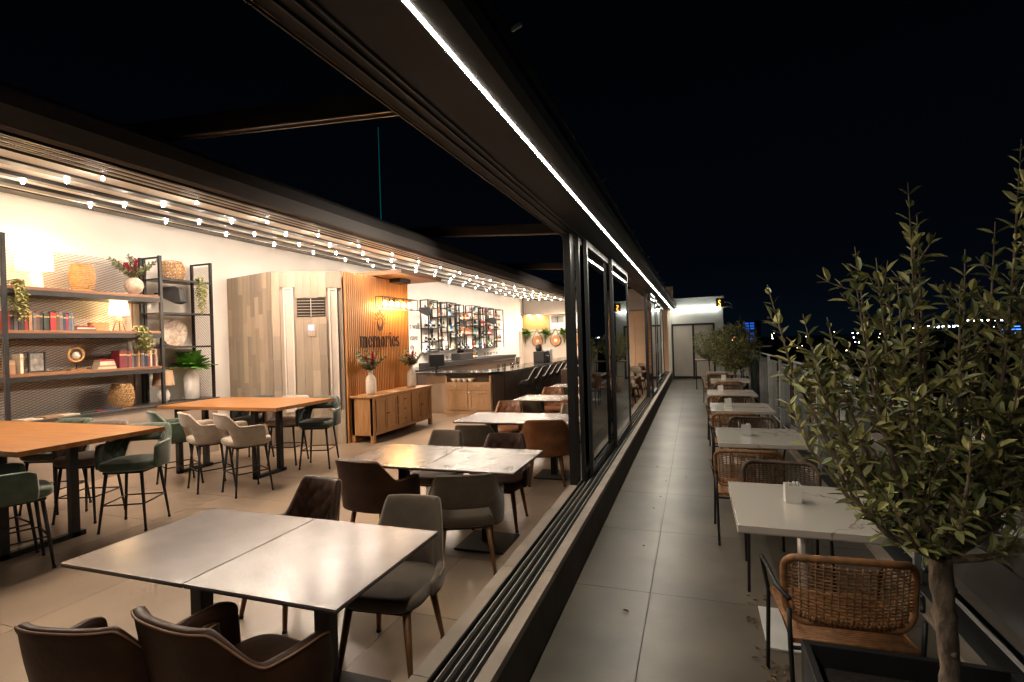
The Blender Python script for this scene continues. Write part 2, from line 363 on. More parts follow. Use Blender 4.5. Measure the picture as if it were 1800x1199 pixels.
for k in range(13):     # separate diffuser lengths butted end to end
    y0 = -3+k*1.95; y1 = min(22.35, y0+1.946); b.add([(-0.813, y0, 2.8488), (-0.799, y0, 2.8486), (-0.799, y1, 2.8486), (-0.813, y1, 2.8488)], [(0, 3, 2, 1)])
ls = tag(b.build('led_strip', emat('led_white', (1.0, 0.90, 0.74), 88), recalc=False), 'continuous white light strip along the underside of the head beam', 'light strip')

# roof pack: folded membrane between dark profiles, bulbs hang under them
rp = thing('folded_roof', 'retracted fabric roof folded into long dark profiles along the wall', 'roof')
rows = [(-7.80, 3.85), (-7.24, 3.81), (-6.63, 3.76), (-5.89, 3.68)]
def zr(x): return 3.85+(x+7.8)*(-0.089)
Ye0, Ye1 = -2.5, 25.9
for k, (x, z) in enumerate(rows):
    wd = (0.16, 0.20, 0.26, 0.32)[k]
    MB().box(x-wd, x+0.01, Ye0, Ye1, z+0.03, z+0.036).build('membrane_band', M_fabric_roof, rp)
    xn = rows[k+1][0]-(0.20, 0.26, 0.32, 0)[k] if k < 3 else x+0.11
    bb = MB(); bb.prism([(x+0.012, z+0.02), (x+0.03, z-0.005), (xn-0.02, zr(xn)-0.02), (xn-0.004, zr(xn)+0.01), (xn-0.004, zr(xn)+0.16), (x+0.012, z+0.20)], Ye0, Ye1)
    bb.build('profile', M_profile, rp)
for k in range(6):
    x = -5.77+k*0.078; z = zr(x)
    MB().box(x, x+0.030, Ye0, Ye1, z, z+0.05).build('rib', M_fabric_roof if k % 2 == 0 else M_profile, rp)
    MB().box(x+0.030, x+0.077, Ye0, Ye1, z+0.03, z+0.055).build('rib', M_profile, rp)
b = MB(); b.prism([(-5.30, 3.65), (-5.26, 3.68), (-5.21, 3.84), (-5.23, 3.99), (-5.28, 4.05), (-8.4, 4.36), (-8.4, 4.20), (-5.33, 3.92)], Ye0, Ye1)
b.build('hood', M_hood, rp)
b = MB(); b.prism([(-8.498, 3.94), (-7.97, 3.865), (-7.965, 3.90), (-7.965, 4.0), (-8.498, 4.1)], Ye0, Ye1); b.build('wall_profile', M_profile, rp)
for y in (4.25, 10.4, 16.5, 22.6, -1.9):
    rb = thing('roof_beam', {4.25: 'nearest dark roof beam crossing the open roof', 10.4: 'second dark roof beam crossing the open roof',
                             16.5: 'third dark roof beam near the tall door post', 22.6: 'farthest dark roof beam over the bar end', -1.9: 'dark roof beam behind the viewpoint'}[y], 'beam', (0, y, 0), 0, 'beams across the open roof')
    M = Matrix.Rotation(math.atan(0.076), 4, 'Y')
    L0, L1 = -6.3, -1.345
    bb = MB(); bb.prism([(L0, 4.22), (L1, 3.87), (L1, 4.07), (L0, 4.42)], -0.05, 0.05); bb.build('beam_body', M_dark, rb)
    for s_ in (-1, 1):
        bb = MB(); bb.prism([(L0, 4.205), (L1, 3.855), (L1, 3.869), (L0, 4.219)], s_*0.045-0.008, s_*0.045+0.008); bb.build('guide_rail', pm('bronze_rail', (0.15, 0.13, 0.12), 0.4, metal=0.6, var=0.1, scale=3), rb)

# string lights
def bulb_mesh():
    b = MB(); b.lathe([(0.0, -0.024), (0.011, -0.020), (0.017, -0.010), (0.0175, 0.0), (0.012, 0.011), (0.006, 0.020), (0.0, 0.022)], 10, cap=False); return b.mesh('bulb', emat('bulb_glow', (1.0, 0.88, 0.72), 110), True)
bm_ = bulb_mesh()
sockm = MB().lathe([(0.011, 0.02), (0.012, 0.06), (0.004, 0.066)], 8).mesh('socket', M_black, True)
names = ['string of round bulbs closest to the plaster wall', 'second string of bulbs from the plaster wall', 'third string of bulbs out from the wall', 'outermost string of bulbs beside the dark hood']
for k, (x, z) in enumerate(rows):
    st = thing('string_light', names[k], 'string lights', (x, 0, z), 0, 'strings of bulbs under the folded roof')
    MB().tube([(0.02, -2.4+i*0.6, 0.03+0.004*sin(i*2.1)) for i in range(47)], 0.004, 5).build('cable', M_black, st)
    y0 = (4.87, 4.93, 3.9, 3.83)[k]
    for j in range(-5, 20):
        if y0+1.115*j < 1.7: continue
        y = y0+1.115*j+random.uniform(-0.03, 0.03); dz = random.uniform(-0.012, 0.004)
        if y > 25.6: break
        sk = link('socket', sockm, st, (0.02, y, -0.025+dz))
        link('bulb', bm_, sk, (0, 0, 0))
        plight('bulb_up', (x-0.10, y, z-0.26+dz), 0.9, (1.0, 0.82, 0.65), 0.08)
        slight('bulb_light_%d' % k, (x+0.02, y, z-0.06+dz), (7, 15, 33, 50)[k], (1.0, 0.80, 0.63), 0.03)

# spotlights on the inner side of the gutter box, shining across the room
def spotlamp(y, target, power, label, ang):
    p = Vector((-1.47, y, 3.19)); t = thing('spotlight', label, 'spotlight', p, 0, 'spotlights on the inner side of the gutter beam')
    d = (Vector(target)-p).normalized(); q = d.to_track_quat('-Z', 'Y'); M = q.to_matrix().to_4x4()
    MB().lathe([(0.045, 0.12), (0.05, 0.10), (0.05, -0.03), (0.044, -0.032), (0.042, -0.01)], 16, cap=False, M=M).build('lamp_body', M_black, t, smooth=True)
    MB().lathe([(0.0, -0.008), (0.041, -0.008)], 16, cap=False, M=M).build('lens', emat('spot_lens', (1, 0.85, 0.66), 30), t)
    MB().bar((0.06, 0, 0.03), (0.128, 0, 0.05), 0.02).build('arm', M_black, t)
    l = bpy.data.lights.new('spotlight_beam', 'SPOT'); l.energy = power; l.color = (1.0, 0.80, 0.62); l.spot_size = radians(ang); l.spot_blend = 0.8; l.shadow_soft_size = 0.05
    o = bpy.data.objects.new('spotlight_beam', l); COL.objects.link(o); o.parent = t; o.location = d*0.04; o.rotation_euler = q.to_euler()
spotlamp(10.3, (-8.4, 4.6, 1.6), 260, 'small black spotlight hidden behind the head beam, first of three', 48)
spotlamp(12.4, (-8.4, 6.0, 1.6), 260, 'small black spotlight hidden behind the head beam, second of three', 48)
spotlamp(18.6, (-8.4, 17.8, 1.9), 170, 'small black spotlight hidden behind the head beam, third of three', 75)

# sliding glass doors
def door_panel(x, y0, y1, label):
    d = thing('sliding_door', label, 'glass door', (x, y0, 0.338), 0, 'sliding glass doors on the threshold wall')
    W = y1-y0; h = 2.50; f = 0.06
    for nm, bx in (('stile', (0, f, 0, h)), ('stile', (W-f, W, 0, h)), ('bottom_rail', (f, W-f, 0, 0.08)), ('top_rail', (f, W-f, h-0.07, h))):
        MB().box(-0.018, 0.018, bx[0], bx[1], bx[2], bx[3]).build(nm, M_dark, d, bevel=0.002)
    MB().box(-0.004, 0.004, f, W-f, 0.08, h-0.07).build('pane', M_glass, d)
    MB().bar((0.02, W-0.03, 1.0), (0.02, W-0.03, 1.25), 0.012).build('handle', M_steel, d)
door_panel(-1.105, 5.25, 6.95, 'nearest sliding glass door in a thick dark frame')
door_panel(-1.06, 5.45, 7.15, 'sliding glass door stacked behind the nearest one')
door_panel(-1.015, 6.95, 8.65, 'sliding glass door just before the wide opening with tables behind')
door_panel(-0.965, 12.9, 14.4, 'sliding glass door right after the wide opening')
door_panel(-1.015, 13.85, 15.9, 'sliding glass door in the middle of the far row')
door_panel(-1.06, 16.2, 18.2, 'sliding glass door second from the far end')
door_panel(-1.105, 18.4, 20.6, 'farthest sliding glass door next to the end building')
po = MB().box(-1.20, -1.13, 5.05, 5.24, 0.346, 2.834).build('door_post', M_black, bevel=0.004)
tag(po, 'tall black post at the open end of the glass doors', 'post')
for i, y in enumerate((12.75, 16.05)):
    po = MB().box(-1.10, -1.03, y, y+0.10, 0.346, 2.834).build('door_post', M_dark, bevel=0.004)
    tag(po, ['dark post at the far side of the wide door opening', 'dark post between the last glass doors'][i], 'post')
# slim wall with brick-like screen behind the far doors
scn = thing('ochre_screen', 'narrow ochre screen wall seen through the far glass doors', 'screen', (-1.32, 19.0, 0))
for r in range(24): MB().box(-0.28, 0.10, 0.0+0.02*(r % 2), 0.12+0.02*(r % 2), 0.005+r*0.118, 0.112+r*0.118).build('block', pm('ochre_block', (0.42, 0.22, 0.09), 0.7, var=0.2, scale=8), scn, bevel=0.006)

# ------------------------------------------------------------------ end building of the terrace
eb = thing('end_building', 'pale rendered stair building closing the far end of the terrace', 'building', (0, 22.5, 0))
M_endw = pm('grey_render', (0.42, 0.42, 0.38), 0.7, var=0.06, scale=1.5, bump=0.1, bscale=30)
MB().box(-0.86, 1.12, 0.0, 0.9, 2.26, 3.26).build('upper_wall', M_endw, eb)
MB().box(-0.88, 1.18, -0.04, 0.95, 3.262, 3.31).build('roof_edge', M_white, eb)
MB().box(0.80, 1.12, 0.0, 0.9, 0, 2.258).build('side_wall', M_endw, eb)
MB().box(-0.86, 0.80, 0.55, 0.9, 0, 2.258).build('inner_wall', pm('inner_render', (0.36, 0.33, 0.28), 0.7, var=0.08, scale=1.2), eb)
for x in (-0.84, -0.03, 0.76): MB().box(x-0.035, x+0.035, -0.02, 0.06, 0, 2.25).build('door_frame', M_dark, eb, bevel=0.003)
MB().box(-0.84, 0.76, -0.02, 0.06, 2.18, 2.255).build('door_frame', M_dark, eb, bevel=0.003)
for a, c in ((-0.80, -0.07), (0.01, 0.72)):
    MB().box(a, c, 0.0, 0.04, 0.05, 0.10).build('door_frame', M_dark, eb)
    MB().box(a, c, 0.012, 0.026, 0.10, 2.18).build('frosted_pane', pm('frosted_glass', (0.42, 0.38, 0.33), 0.35, var=0.08, scale=1.5, stretch=(2, 2, 0.5)), eb)
MB().box(-0.99, -0.862, -0.6, 0.9, 0, 3.1).build('corner_pier', M_endw, eb)
tag(MB().box(-0.80, 1.02, 22.36, 22.40, 2.825, 2.865).build('wall_light_tube', emat('tube_white', (0.97, 1.0, 0.95), 10)), 'bright white tube light across the end building', 'tube light')
br = thing('lamp_bracket', 'curved pale arm sticking out at the right end of the tube light', 'bracket', (1.12, 22.4, 2.85))
MB().tube([(0, 0, 0), (0.15, 0, 0.02), (0.3, 0, 0.0), (0.36, 0, -0.07)], 0.022, 8).build('arm', M_white, br, smooth=True)
MB().tube([(0.0, 0, 0.2), (0.18, 0, 0.2), (0.3, 0, 0.12), (0.36, 0, -0.04)], 0.01, 8).build('stay', M_white, br, smooth=True)
tc2 = bpy.data.curves.new('glyph', 'FONT'); tc2.body = 'S'; tc2.size = 0.34; tc2.extrude = 0.015
def text_mesh(curve, name, mat):
    t0 = bpy.data.objects.new('tmp', curve); COL.objects.link(t0); dg = bpy.context.evaluated_depsgraph_get()
    me = bpy.data.meshes.new_from_object(t0.evaluated_get(dg)); bpy.data.objects.remove(t0); me.materials.clear(); me.materials.append(mat)
    o = bpy.data.objects.new(name, me); COL.objects.link(o); return o
to = text_mesh(tc2, 'letter', emat('amber_glow', (1.0, 0.45, 0.05), 2.0))
sg = thing('amber_sign', 'small glowing amber sign high on the end building', 'sign', (0.88, 22.2, 2.9))
MB().box(-0.02, 0.27, 0.012, 0.05, -0.03, 0.30).build('sign_plate', M_black, sg)
to.parent = sg; to.rotation_euler = (pi/2, 0, 0); to.location = (0.06, 0, 0); to.scale = (0.6, 1, 1)

# ================================================================== FURNITURE
def spow(v, p): return math.copysign(abs(v)**p, v)
def sstep(a, b, x):
    t = min(1, max(0, (x-a)/(b-a))); return t*t*(3-2*t)
def shell(W, D, hs, back, arm, cut, quilt, th=0.04, phimax=112, lean=0.16, e=0.72, ns=110, low=-0.07):
    """padded shell of a tub chair: U-shaped in plan, back high, arms low"""
    b = MB(); piping = []
    a_ = W/2; bd = D/2
    def plan(s):
        ph = radians(s*phimax); x = a_*spow(sin(ph), e); y = -bd*spow(cos(ph), e); return Vector((x, y))
    npz, nq = 9, 20
    for i in range(ns+1):
        s = -1+2*i/ns; u = abs(s); p = plan(s); q = plan(min(1, s+0.01)) - plan(max(-1, s-0.01)); q.normalize(); nrm = Vector((q.y, -q.x))  # outward
        k = sstep(0.30, 0.60, u)
        zt = hs + back*(1-k) + arm*k - 0.03*u*u*(1-k) - 0.02*sstep(0.85, 1.0, u)
        zb = hs + low
        if cut: zb = hs + low + ((0.15 if hs > 0.6 else 0.085)-low)*(1-sstep(0.26, 0.40, u))
        endr = math.sqrt(max(0, 1-max(0, (u-0.94)/0.06)**2)) if u > 0.94 else 1
        t = th*(0.25+0.75*endr)
        zm = (zt+zb)/2; hh = (zt-zb)/2*(0.86+0.14*endr); zt, zb = zm+hh, zm-hh
        ln = lean*(1-sstep(0.35, 0.75, u)) + 0.04
        flare = 0.03*sstep(0.6, 1, u)
        arc = s*0.66*(W/0.58)
        def P(off, z):
            l = ln*max(0, z-hs); return (p.x+nrm.x*(off+flare*(z-hs)), p.y+nrm.y*off-l, z)
        ring = []
        for j in range(npz+1):
            f = j/npz; ring.append(P(t/2+0.006*sin(f*pi), zb+(zt-zb)*f*0.98+0.0*f))
        for aa in (45, 90, 135):
            ring.append(P(cos(radians(aa))*t/2, zt-0.0+sin(radians(aa))*t*0.35))
        for j in range(nq+1):
            f = 1-j/nq; z = zb+(zt-zb)*f*0.98; pad = 0.012*sin(min(1, max(0, f))*pi)**0.5 if 0 < f < 1 else 0
            if quilt:
                c = 0.125; d1 = abs(((arc+z*1.0)/c) % 1-0.5)*2; d2 = abs(((arc-z*1.0)/c) % 1-0.5)*2
                dd = min(1-d1, 1-d2); qd = 0.011*min(1, dd*3.2)*sstep(0, 0.12, f)*sstep(0, 0.10, 1-f)*(1-sstep(0.80, 0.95, u)); pad = pad*0.4+qd
            ring.append(P(-t/2-pad, z))
        for aa in (-135, -90, -45): ring.append(P(cos(radians(aa))*t/2, zb+sin(radians(aa))*t*0.3))
        R = len(ring); b.v += ring
        piping.append(P(t/2+0.001, zt+0.006))
        if i:
            o = (i-1)*R; b.f += [(o+j, o+(j+1) % R, o+R+(j+1) % R, o+R+j) for j in range(R)]
    b.f.append(tuple(range(R))); b.f.append(tuple(ns*R+j for j in range(R-1, -1, -1))); b.mi = [0]*len(b.f)
    return b, piping
def cushion(W, D, z0, th, e=0.5, dome=0.02, n=36):
    b = MB(); rings = [(0.90, 0), (0.97, 0.012), (1.0, th*0.4), (1.0, th*0.7), (0.97, th*0.92), (0.88, th), (0.6, th+dome*0.7), (0.3, th+dome)]
    for (r, z) in rings:
        for k in range(n):
            a = 2*pi*k/n; b.v.append((W/2*r*spow(cos(a), e), D/2*r*spow(sin(a), e), z0+z))
    N = len(rings); b.f = [(i*n+k, i*n+(k+1) % n, (i+1)*n+(k+1) % n, (i+1)*n+k) for i in range(N-1) for k in range(n)]
    b.f += [tuple(range(n-1, -1, -1)), tuple((N-1)*n+k for k in range(n))]; b.mi = [0]*len(b.f); return b
FAB = {'brown': pm('brown_leather', (0.036, 0.014, 0.007), 0.5, spec=0.25, var=0.35, scale=7, bump=0.25, bscale=28, rvar=0.06),
       'tan': pm('tan_leather', (0.20, 0.075, 0.027), 0.40, var=0.3, scale=7, bump=0.22, bscale=28, rvar=0.06),
       'olive': pm('olive_taupe_fabric', (0.075, 0.054, 0.033), 0.8, var=0.12, scale=14, bump=0.25, bscale=350, sheen=0.3),
       'taupe': pm('taupe_fabric', (0.10, 0.072, 0.05), 0.8, var=0.12, scale=14, bump=0.25, bscale=350, sheen=0.3),
       'beige': pm('beige_fabric', (0.33, 0.265, 0.205), 0.8, var=0.1, scale=14, bump=0.25, bscale=350, sheen=0.3),
       'green': pm('green_velvet', (0.040, 0.066, 0.038), 0.6, var=0.3, scale=9, bump=0.15, bscale=250, sheen=0.6),
       'dkgreen': pm('dark_green_velvet', (0.018, 0.032, 0.026), 0.6, var=0.3, scale=9, bump=0.15, bscale=250, sheen=0.4)}
PIPE = {k: pm('piping_'+k, c, 0.6, var=0.1, scale=20) for k, c in
        {'brown': (0.20, 0.10, 0.055), 'tan': (0.42, 0.22, 0.12), 'olive': (0.17, 0.125, 0.08), 'taupe': (0.26, 0.2, 0.14), 'beige': (0.46, 0.36, 0.26), 'green': (0.08, 0.12, 0.07), 'dkgreen': (0.04, 0.06, 0.045)}.items()}
def leg_pts(sx_, sy_, top, bx, by, splx, sply): return [(sx_*bx, sy_*by, top), (sx_*(bx+splx), sy_*(by+sply), 0.0)]
PROTO = {}
def seat_thing(style, fab, label, x, y, rz, name, cat, group, tall=False):
    key = (style, fab, tall)
    if key in PROTO: return dup(PROTO[key], (x, y, 0), rz, label, group)
    t = thing(name, label, cat, (x, y, 0), rz, group); F = FAB[fab]
    hs = 0.69 if tall else 0.46
    if style == 'cut': sh, pp = shell(0.57, 0.52, hs, 0.31 if tall else 0.335, 0.155, True, True)
    elif style == 'wing': sh, pp = shell(0.60, 0.56, hs, 0.36, 0.17, False, True, phimax=115, th=0.045)
    elif style == 'tub': sh, pp = shell(0.52, 0.50, hs, 0.36, 0.02, False, False, phimax=92, lean=0.2, e=0.62, th=0.04)
    elif style == 'quilt': sh, pp = shell(0.54, 0.50, hs, 0.36, 0.10, False, True, phimax=104, lean=0.14)
    elif style == 'bar': sh, pp = shell(0.46, 0.42, hs, 0.30, 0.0, False, False, phimax=75, lean=0.25, th=0.03)
    sh.build('backrest', F, t, smooth=True)
    MB().tube(pp[3:-3], 0.0045, 6).build('piping', PIPE[fab], t, smooth=True)
    cushion(0.50, 0.50, hs-0.085, 0.085).build('seat', F, t, smooth=True)
    MB().box(-0.19, 0.19, -0.19, 0.19, hs-0.115, hs-0.086).build('seat_base', M_black, t, bevel=0.01)
    metal = tall
    for a in (-1, 1):
        for c in (-1, 1):
            if tall: pts = leg_pts(a, c, hs-0.10, 0.165, 0.165, 0.055, 0.055); r = [0.017, 0.011]
            else: pts = leg_pts(a, c, hs-0.10, 0.17, 0.17, 0.045, 0.06); r = [0.024, 0.013]
            p0, p1 = Vector(pts[0]), Vector(pts[1]); pm_ = p0.lerp(p1, 0.5)
            lg = MB().tube([p0, pm_, p1], [r[0], (r[0]+r[1])/2, r[1]], 10).build('leg', M_black if metal else M_leg_wood, t, smooth=True)
            MB().tube([p1+(p0-p1)*0.045, p1], [r[1]+0.003, r[1]+0.003], 10).build('foot', M_black, lg, smooth=True)
    if tall:
        z = 0.27; f = 0.165+0.055*(1-z/(hs-0.1)); 
        for (p, q) in (((-f, -f, z), (f, -f, z)), ((f, -f, z), (f, f, z)), ((f, f, z), (-f, f, z)), ((-f, f, z), (-f, -f, z))):
            MB().tube([p, q], 0.008, 8).build('footrest', M_black, t, smooth=True)
    PROTO[key] = t; return t

# ---- dining tables: pairs of slab tops on a column and square foot
def slab_table(x, y, label):
    if 'dt' in PROTO: return dup(PROTO['dt'], (x, y, 0), 0, label)
    t = thing('dining_table', label, 'table', (x, y, 0), 0, 'slab top dining tables along the sliding doors')
    b = MB().box(-0.414, 0.414, -0.44, 0.44, 0.738, 0.750); b.build('tabletop', M_ceramic_top, t, bevel=0.0015, seg=1)
    MB().box(-0.411, 0.411, -0.437, 0.437, 0.729, 0.7375).build('top_edge', M_edge, t)
    MB().box(-0.04, 0.04, -0.04, 0.04, 0.02, 0.715).build('column', M_iron, t, bevel=0.004)
    MB().box(-0.20, 0.20, -0.20, 0.20, 0.715, 0.729).build('top_plate', M_iron, t)
    MB().box(-0.225, 0.225, -0.225, 0.225, 0.0, 0.018).build('foot_plate', M_iron, t, bevel=0.005)
    PROTO['dt'] = t; return t
ordn = ['nearest', 'second', 'third', 'fourth', 'fifth', 'sixth', 'seventh', 'eighth']
TY = [2.15, 4.30, 6.66, 9.02, 11.35, 13.7, 16.0, 18.3]
for i, y in enumerate(TY):
    for s_ in (-1, 1):
        side = 'on the bar side' if s_ < 0 else 'beside the door track'
        slab_table(-2.205+s_*0.417, y, 'grey slab dining table %s, in the %s pair from the viewer' % (side, ordn[i]))
def chair(style, fab, x, y, rz, label):
    return seat_thing(style, fab, label, x, y, rz, 'dining_chair', 'chair', 'dining chairs at the slab tables')
F_ = 0; B_ = pi
chair('cut', 'brown', -2.26, 1.545, 0.20, 'dark brown armchair with cut-out back in the bottom left corner')
chair('wing', 'brown', -1.78, 1.68, -0.12, 'brown leather armchair with quilted arm, nearest to the door track in front')
chair('tub', 'taupe', -1.68, 2.58, pi+0.10, 'taupe armless chair half under the nearest table with its seat showing')
chair('quilt', 'brown', -2.66, 2.86, pi-0.15, 'quilted brown chair looking over the far left of the nearest table')
chair('wing', 'brown', -2.68, 4.02, -0.10, 'plain backed brown armchair at the left of the second table')
chair('cut', 'olive', -1.78, 3.84, 0.42, 'olive armchair with open back and thin beech legs at the second table')
chair('tub', 'taupe', -2.60, 4.85, pi, 'low taupe chair behind the left top of the second table')
chair('quilt', 'brown', -1.85, 4.80, pi+0.1, 'quilted brown chair behind the right top of the second table')
chair('cut', 'olive', -2.55, 6.00, 0.1, 'olive chair with open back at the left of the third table')
chair('wing', 'tan', -1.80, 6.34, 0.25, 'tan leather armchair with rounded arm at the third table')
chair('quilt', 'tan', -2.80, 7.52, pi, 'quilted tan chair behind the left top of the third table')
chair('tub', 'beige', -1.68, 7.30, pi+0.1, 'beige chair behind the right top of the third table beside the door post')
chair('tub', 'olive', -2.52, 8.25, 0.0, 'olive chair in front of the left top of the fourth table')
chair('wing', 'tan', -1.78, 8.45, 0.0, 'tan armchair in front of the right top of the fourth table')
chair('quilt', 'tan', -2.70, 9.85, pi, 'quilted tan chair behind the left top of the fourth table')
chair('tub', 'beige', -1.80, 9.80, pi, 'beige chair behind the right top of the fourth table')
for i in range(4, 8):
    y = TY[i]
    for (dx, dy, rz, st, fb, txt) in ((-0.42, -0.62, 0.1, 'cut', 'olive', 'olive chair on the near left'), (0.42, -0.62, -0.1, 'wing', 'tan', 'tan armchair on the near right'),
                                (-0.45, 0.66, pi, 'quilt', 'tan', 'quilted tan chair on the far left'), (0.42, 0.66, pi, 'tub', 'beige', 'beige chair on the far right')):
        chair(st, fb, -2.205+dx+random.uniform(-.04, .04), y+dy, rz+random.uniform(-.1, .1), '%s of the %s dining table pair' % (txt, ordn[i]))

# ---- high tables
def high_table(x0, x1, y0, y1, label):
    t = thing('high_table', label, 'table', (x0, y0, 0), 0, 'orange wood bar tables'); W, D = x1-x0, y1-y0
    n = 5
    for k in range(n):
        MB().box(0, W, D*k/n+0.0006, D*(k+1)/n-0.0006, 0.955, 1.0).build('top_board', M_orange, t, bevel=0.0015, seg=1)
    for xx in (0.25, W-0.50):
        fr = MB()
        for yy in (0.10, D-0.55 if D < 1.15 else D-0.62): fr.box(xx-0.035, xx+0.035, yy, yy+0.07, 0, 0.95)
        fr.box(xx-0.035, xx+0.035, 0.10, D-0.50, 0.001, 0.05); fr.box(xx-0.034, xx+0.034, 0.10, D-0.50, 0.90, 0.949)
        fr.build('leg_frame', M_black, t, bevel=0.002)
    return t
high_table(-7.98, -5.30, 2.70, 3.98, 'orange wood bar table at the left edge of the picture')
high_table(-7.40, -5.22, 5.44, 6.60, 'orange wood bar table in front of the wall shelves and booth')
def stool(style, fab, x, y, rz, label): return seat_thing(style, fab, label, x, y, rz, 'bar_stool', 'bar stool', 'upholstered stools at the bar tables', True)
stool('cut', 'green', -6.60, 5.14, -0.45, 'green velvet stool left of the two beige ones at the far bar table')
stool('cut', 'beige', -5.98, 5.10, -0.45, 'beige stool next to the green one at the far bar table')
stool('cut', 'beige', -5.36, 5.08, -0.40, 'beige stool nearest the corner of the far bar table')
stool('cut', 'dkgreen', -5.36, 6.42, pi+0.35, 'dark green stool with open quilted back by the far table corner')
stool('cut', 'beige', -6.02, 6.50, pi+0.3, 'beige stool on the booth side of the far bar table')
stool('cut', 'dkgreen', -6.75, 6.52, pi+0.2, 'dark green stool under the far bar table near the shelves')
stool('cut', 'green', -5.53, 3.80, pi+0.45, 'large green stool with quilted open back at the near bar table')
stool('cut', 'taupe', -6.30, 3.85, pi+0.35, 'taupe stool behind the near bar table beside the green one')
stool('cut', 'green', -7.05, 3.95, pi+0.3, 'green stool behind the far end of the near bar table')
stool('cut', 'green', -5.42, 2.72, -0.35, 'green stool at the left edge with its near leg in the aisle')
stool('cut', 'dkgreen', -5.95, 2.86, -0.2, 'dark green stool pushed under the near bar table')

# ---- shelf wall
lg_ = thing('ledge_bench', 'long dark topped ledge running under the wall shelves', 'ledge', (0, 0, 0))
MB().box(-8.495, -8.02, 2.0, 7.0, 0.0, 0.92).build('ledge_front', M_taupe, lg_, bevel=0.003)
MB().box(-8.497, -7.98, 1.98, 7.02, 0.922, 0.955).build('ledge_top', pm('dark_ledge', (0.06, 0.052, 0.048), 0.3, var=0.15, scale=3), lg_, bevel=0.003)
su = thing('shelf_unit', 'wide black framed shelf unit with walnut boards and mesh back', 'shelf', (-8.0, 4.0, 0.957))
for (x, y) in ((0, 0), (0, 2.0), (-0.44, 0), (-0.44, 2.0)):
    MB().box(x-0.022, x+0.022, y-0.022, y+0.022, 0, 2.36).build('post', M_black, su, bevel=0.002)
for z in (0.575, 1.125, 1.685):
    MB().box(-0.45, 0.015, 0.024, 1.976, z-0.008, z+0.032).build('shelf_board', M_shelfwood, su, bevel=0.003)
    MB().box(-0.45, 0.02, 0.023, 1.977, z-0.075, z-0.010).build('shelf_beam', M_black, su, bevel=0.002)
def lattice(yw, zh, cw, ch, r, xo=0.0, swap=False):
    b = MB(); ny = int(yw/cw); nz = int(zh/ch)
    for j in range(nz):
        z0 = j*ch
        for i in range(ny):
            y0 = i*cw
            for (a, c) in (((y0, z0), (y0+cw/2, z0+ch/2)), ((y0+cw/2, z0+ch/2), (y0+cw, z0)), ((y0, z0), (y0+cw/2, z0-ch/2)), ((y0+cw/2, z0-ch/2), (y0+cw, z0))):
                L = Vector((c[0]-a[0], c[1]-a[1])).normalized(); n_ = Vector((-L.y, L.x))*r
                if swap: P = lambda q, s_, d: (q[0]+n_.x*s_, d, q[1]+n_.y*s_)
                else: P = lambda q, s_, d: (d, q[0]+n_.x*s_, q[1]+n_.y*s_)
                b.add([P(a, 1, xo), P(a, -1, xo+0.006), P(c, -1, xo+0.006), P(c, 1, xo)], [(0, 1, 2, 3)])
    return b
lt = lattice(1.80, 2.30, 0.086, 0.036, 0.0024).build('mesh_panel', M_mesh, su, loc=(-0.43, 0.03, 0.03), recalc=False); tag(lt, kind='stuff')
MB().box(-0.44, -0.42, 1.84, 1.86, 0, 2.36).build('mesh_edge', M_mesh, su)
s2 = thing('shelf_unit', 'narrow black open shelf unit beside the wide one, mesh on its far side', 'shelf', (-8.0, 6.0, 0.957))
for (x, y) in ((0, 0.92), (-0.44, 0.92), (-0.44, 0.06)):
    MB().box(x-0.02, x+0.02, y-0.02, y+0.02, 0, 2.36).build('post', M_black, s2, bevel=0.002)
for z in (0.90, 1.45, 2.0):
    MB().box(-0.45, 0.0, 0.025, 0.90, z-0.012, z+0.012).build('shelf_board', pm('dark_shelf', (0.09, 0.08, 0.075), 0.25, var=0.15, scale=4), s2, bevel=0.002)
    MB().box(-0.0, 0.018, 0.025, 0.90, z-0.02, z+0.012).build('shelf_rail', M_black, s2)
for (y0, y1) in ((0.03, 0.05), (0.91, 0.93)): MB().box(-0.42, -0.02, y0, y1, 2.33, 2.36).build('crossbar', M_black, s2)
lt = lattice(0.42, 2.32, 0.06, 0.028, 0.0022, 0, True).build('mesh_panel', M_mesh, s2, loc=(-0.43, 0.92, 0.02), recalc=False); tag(lt, kind='stuff')

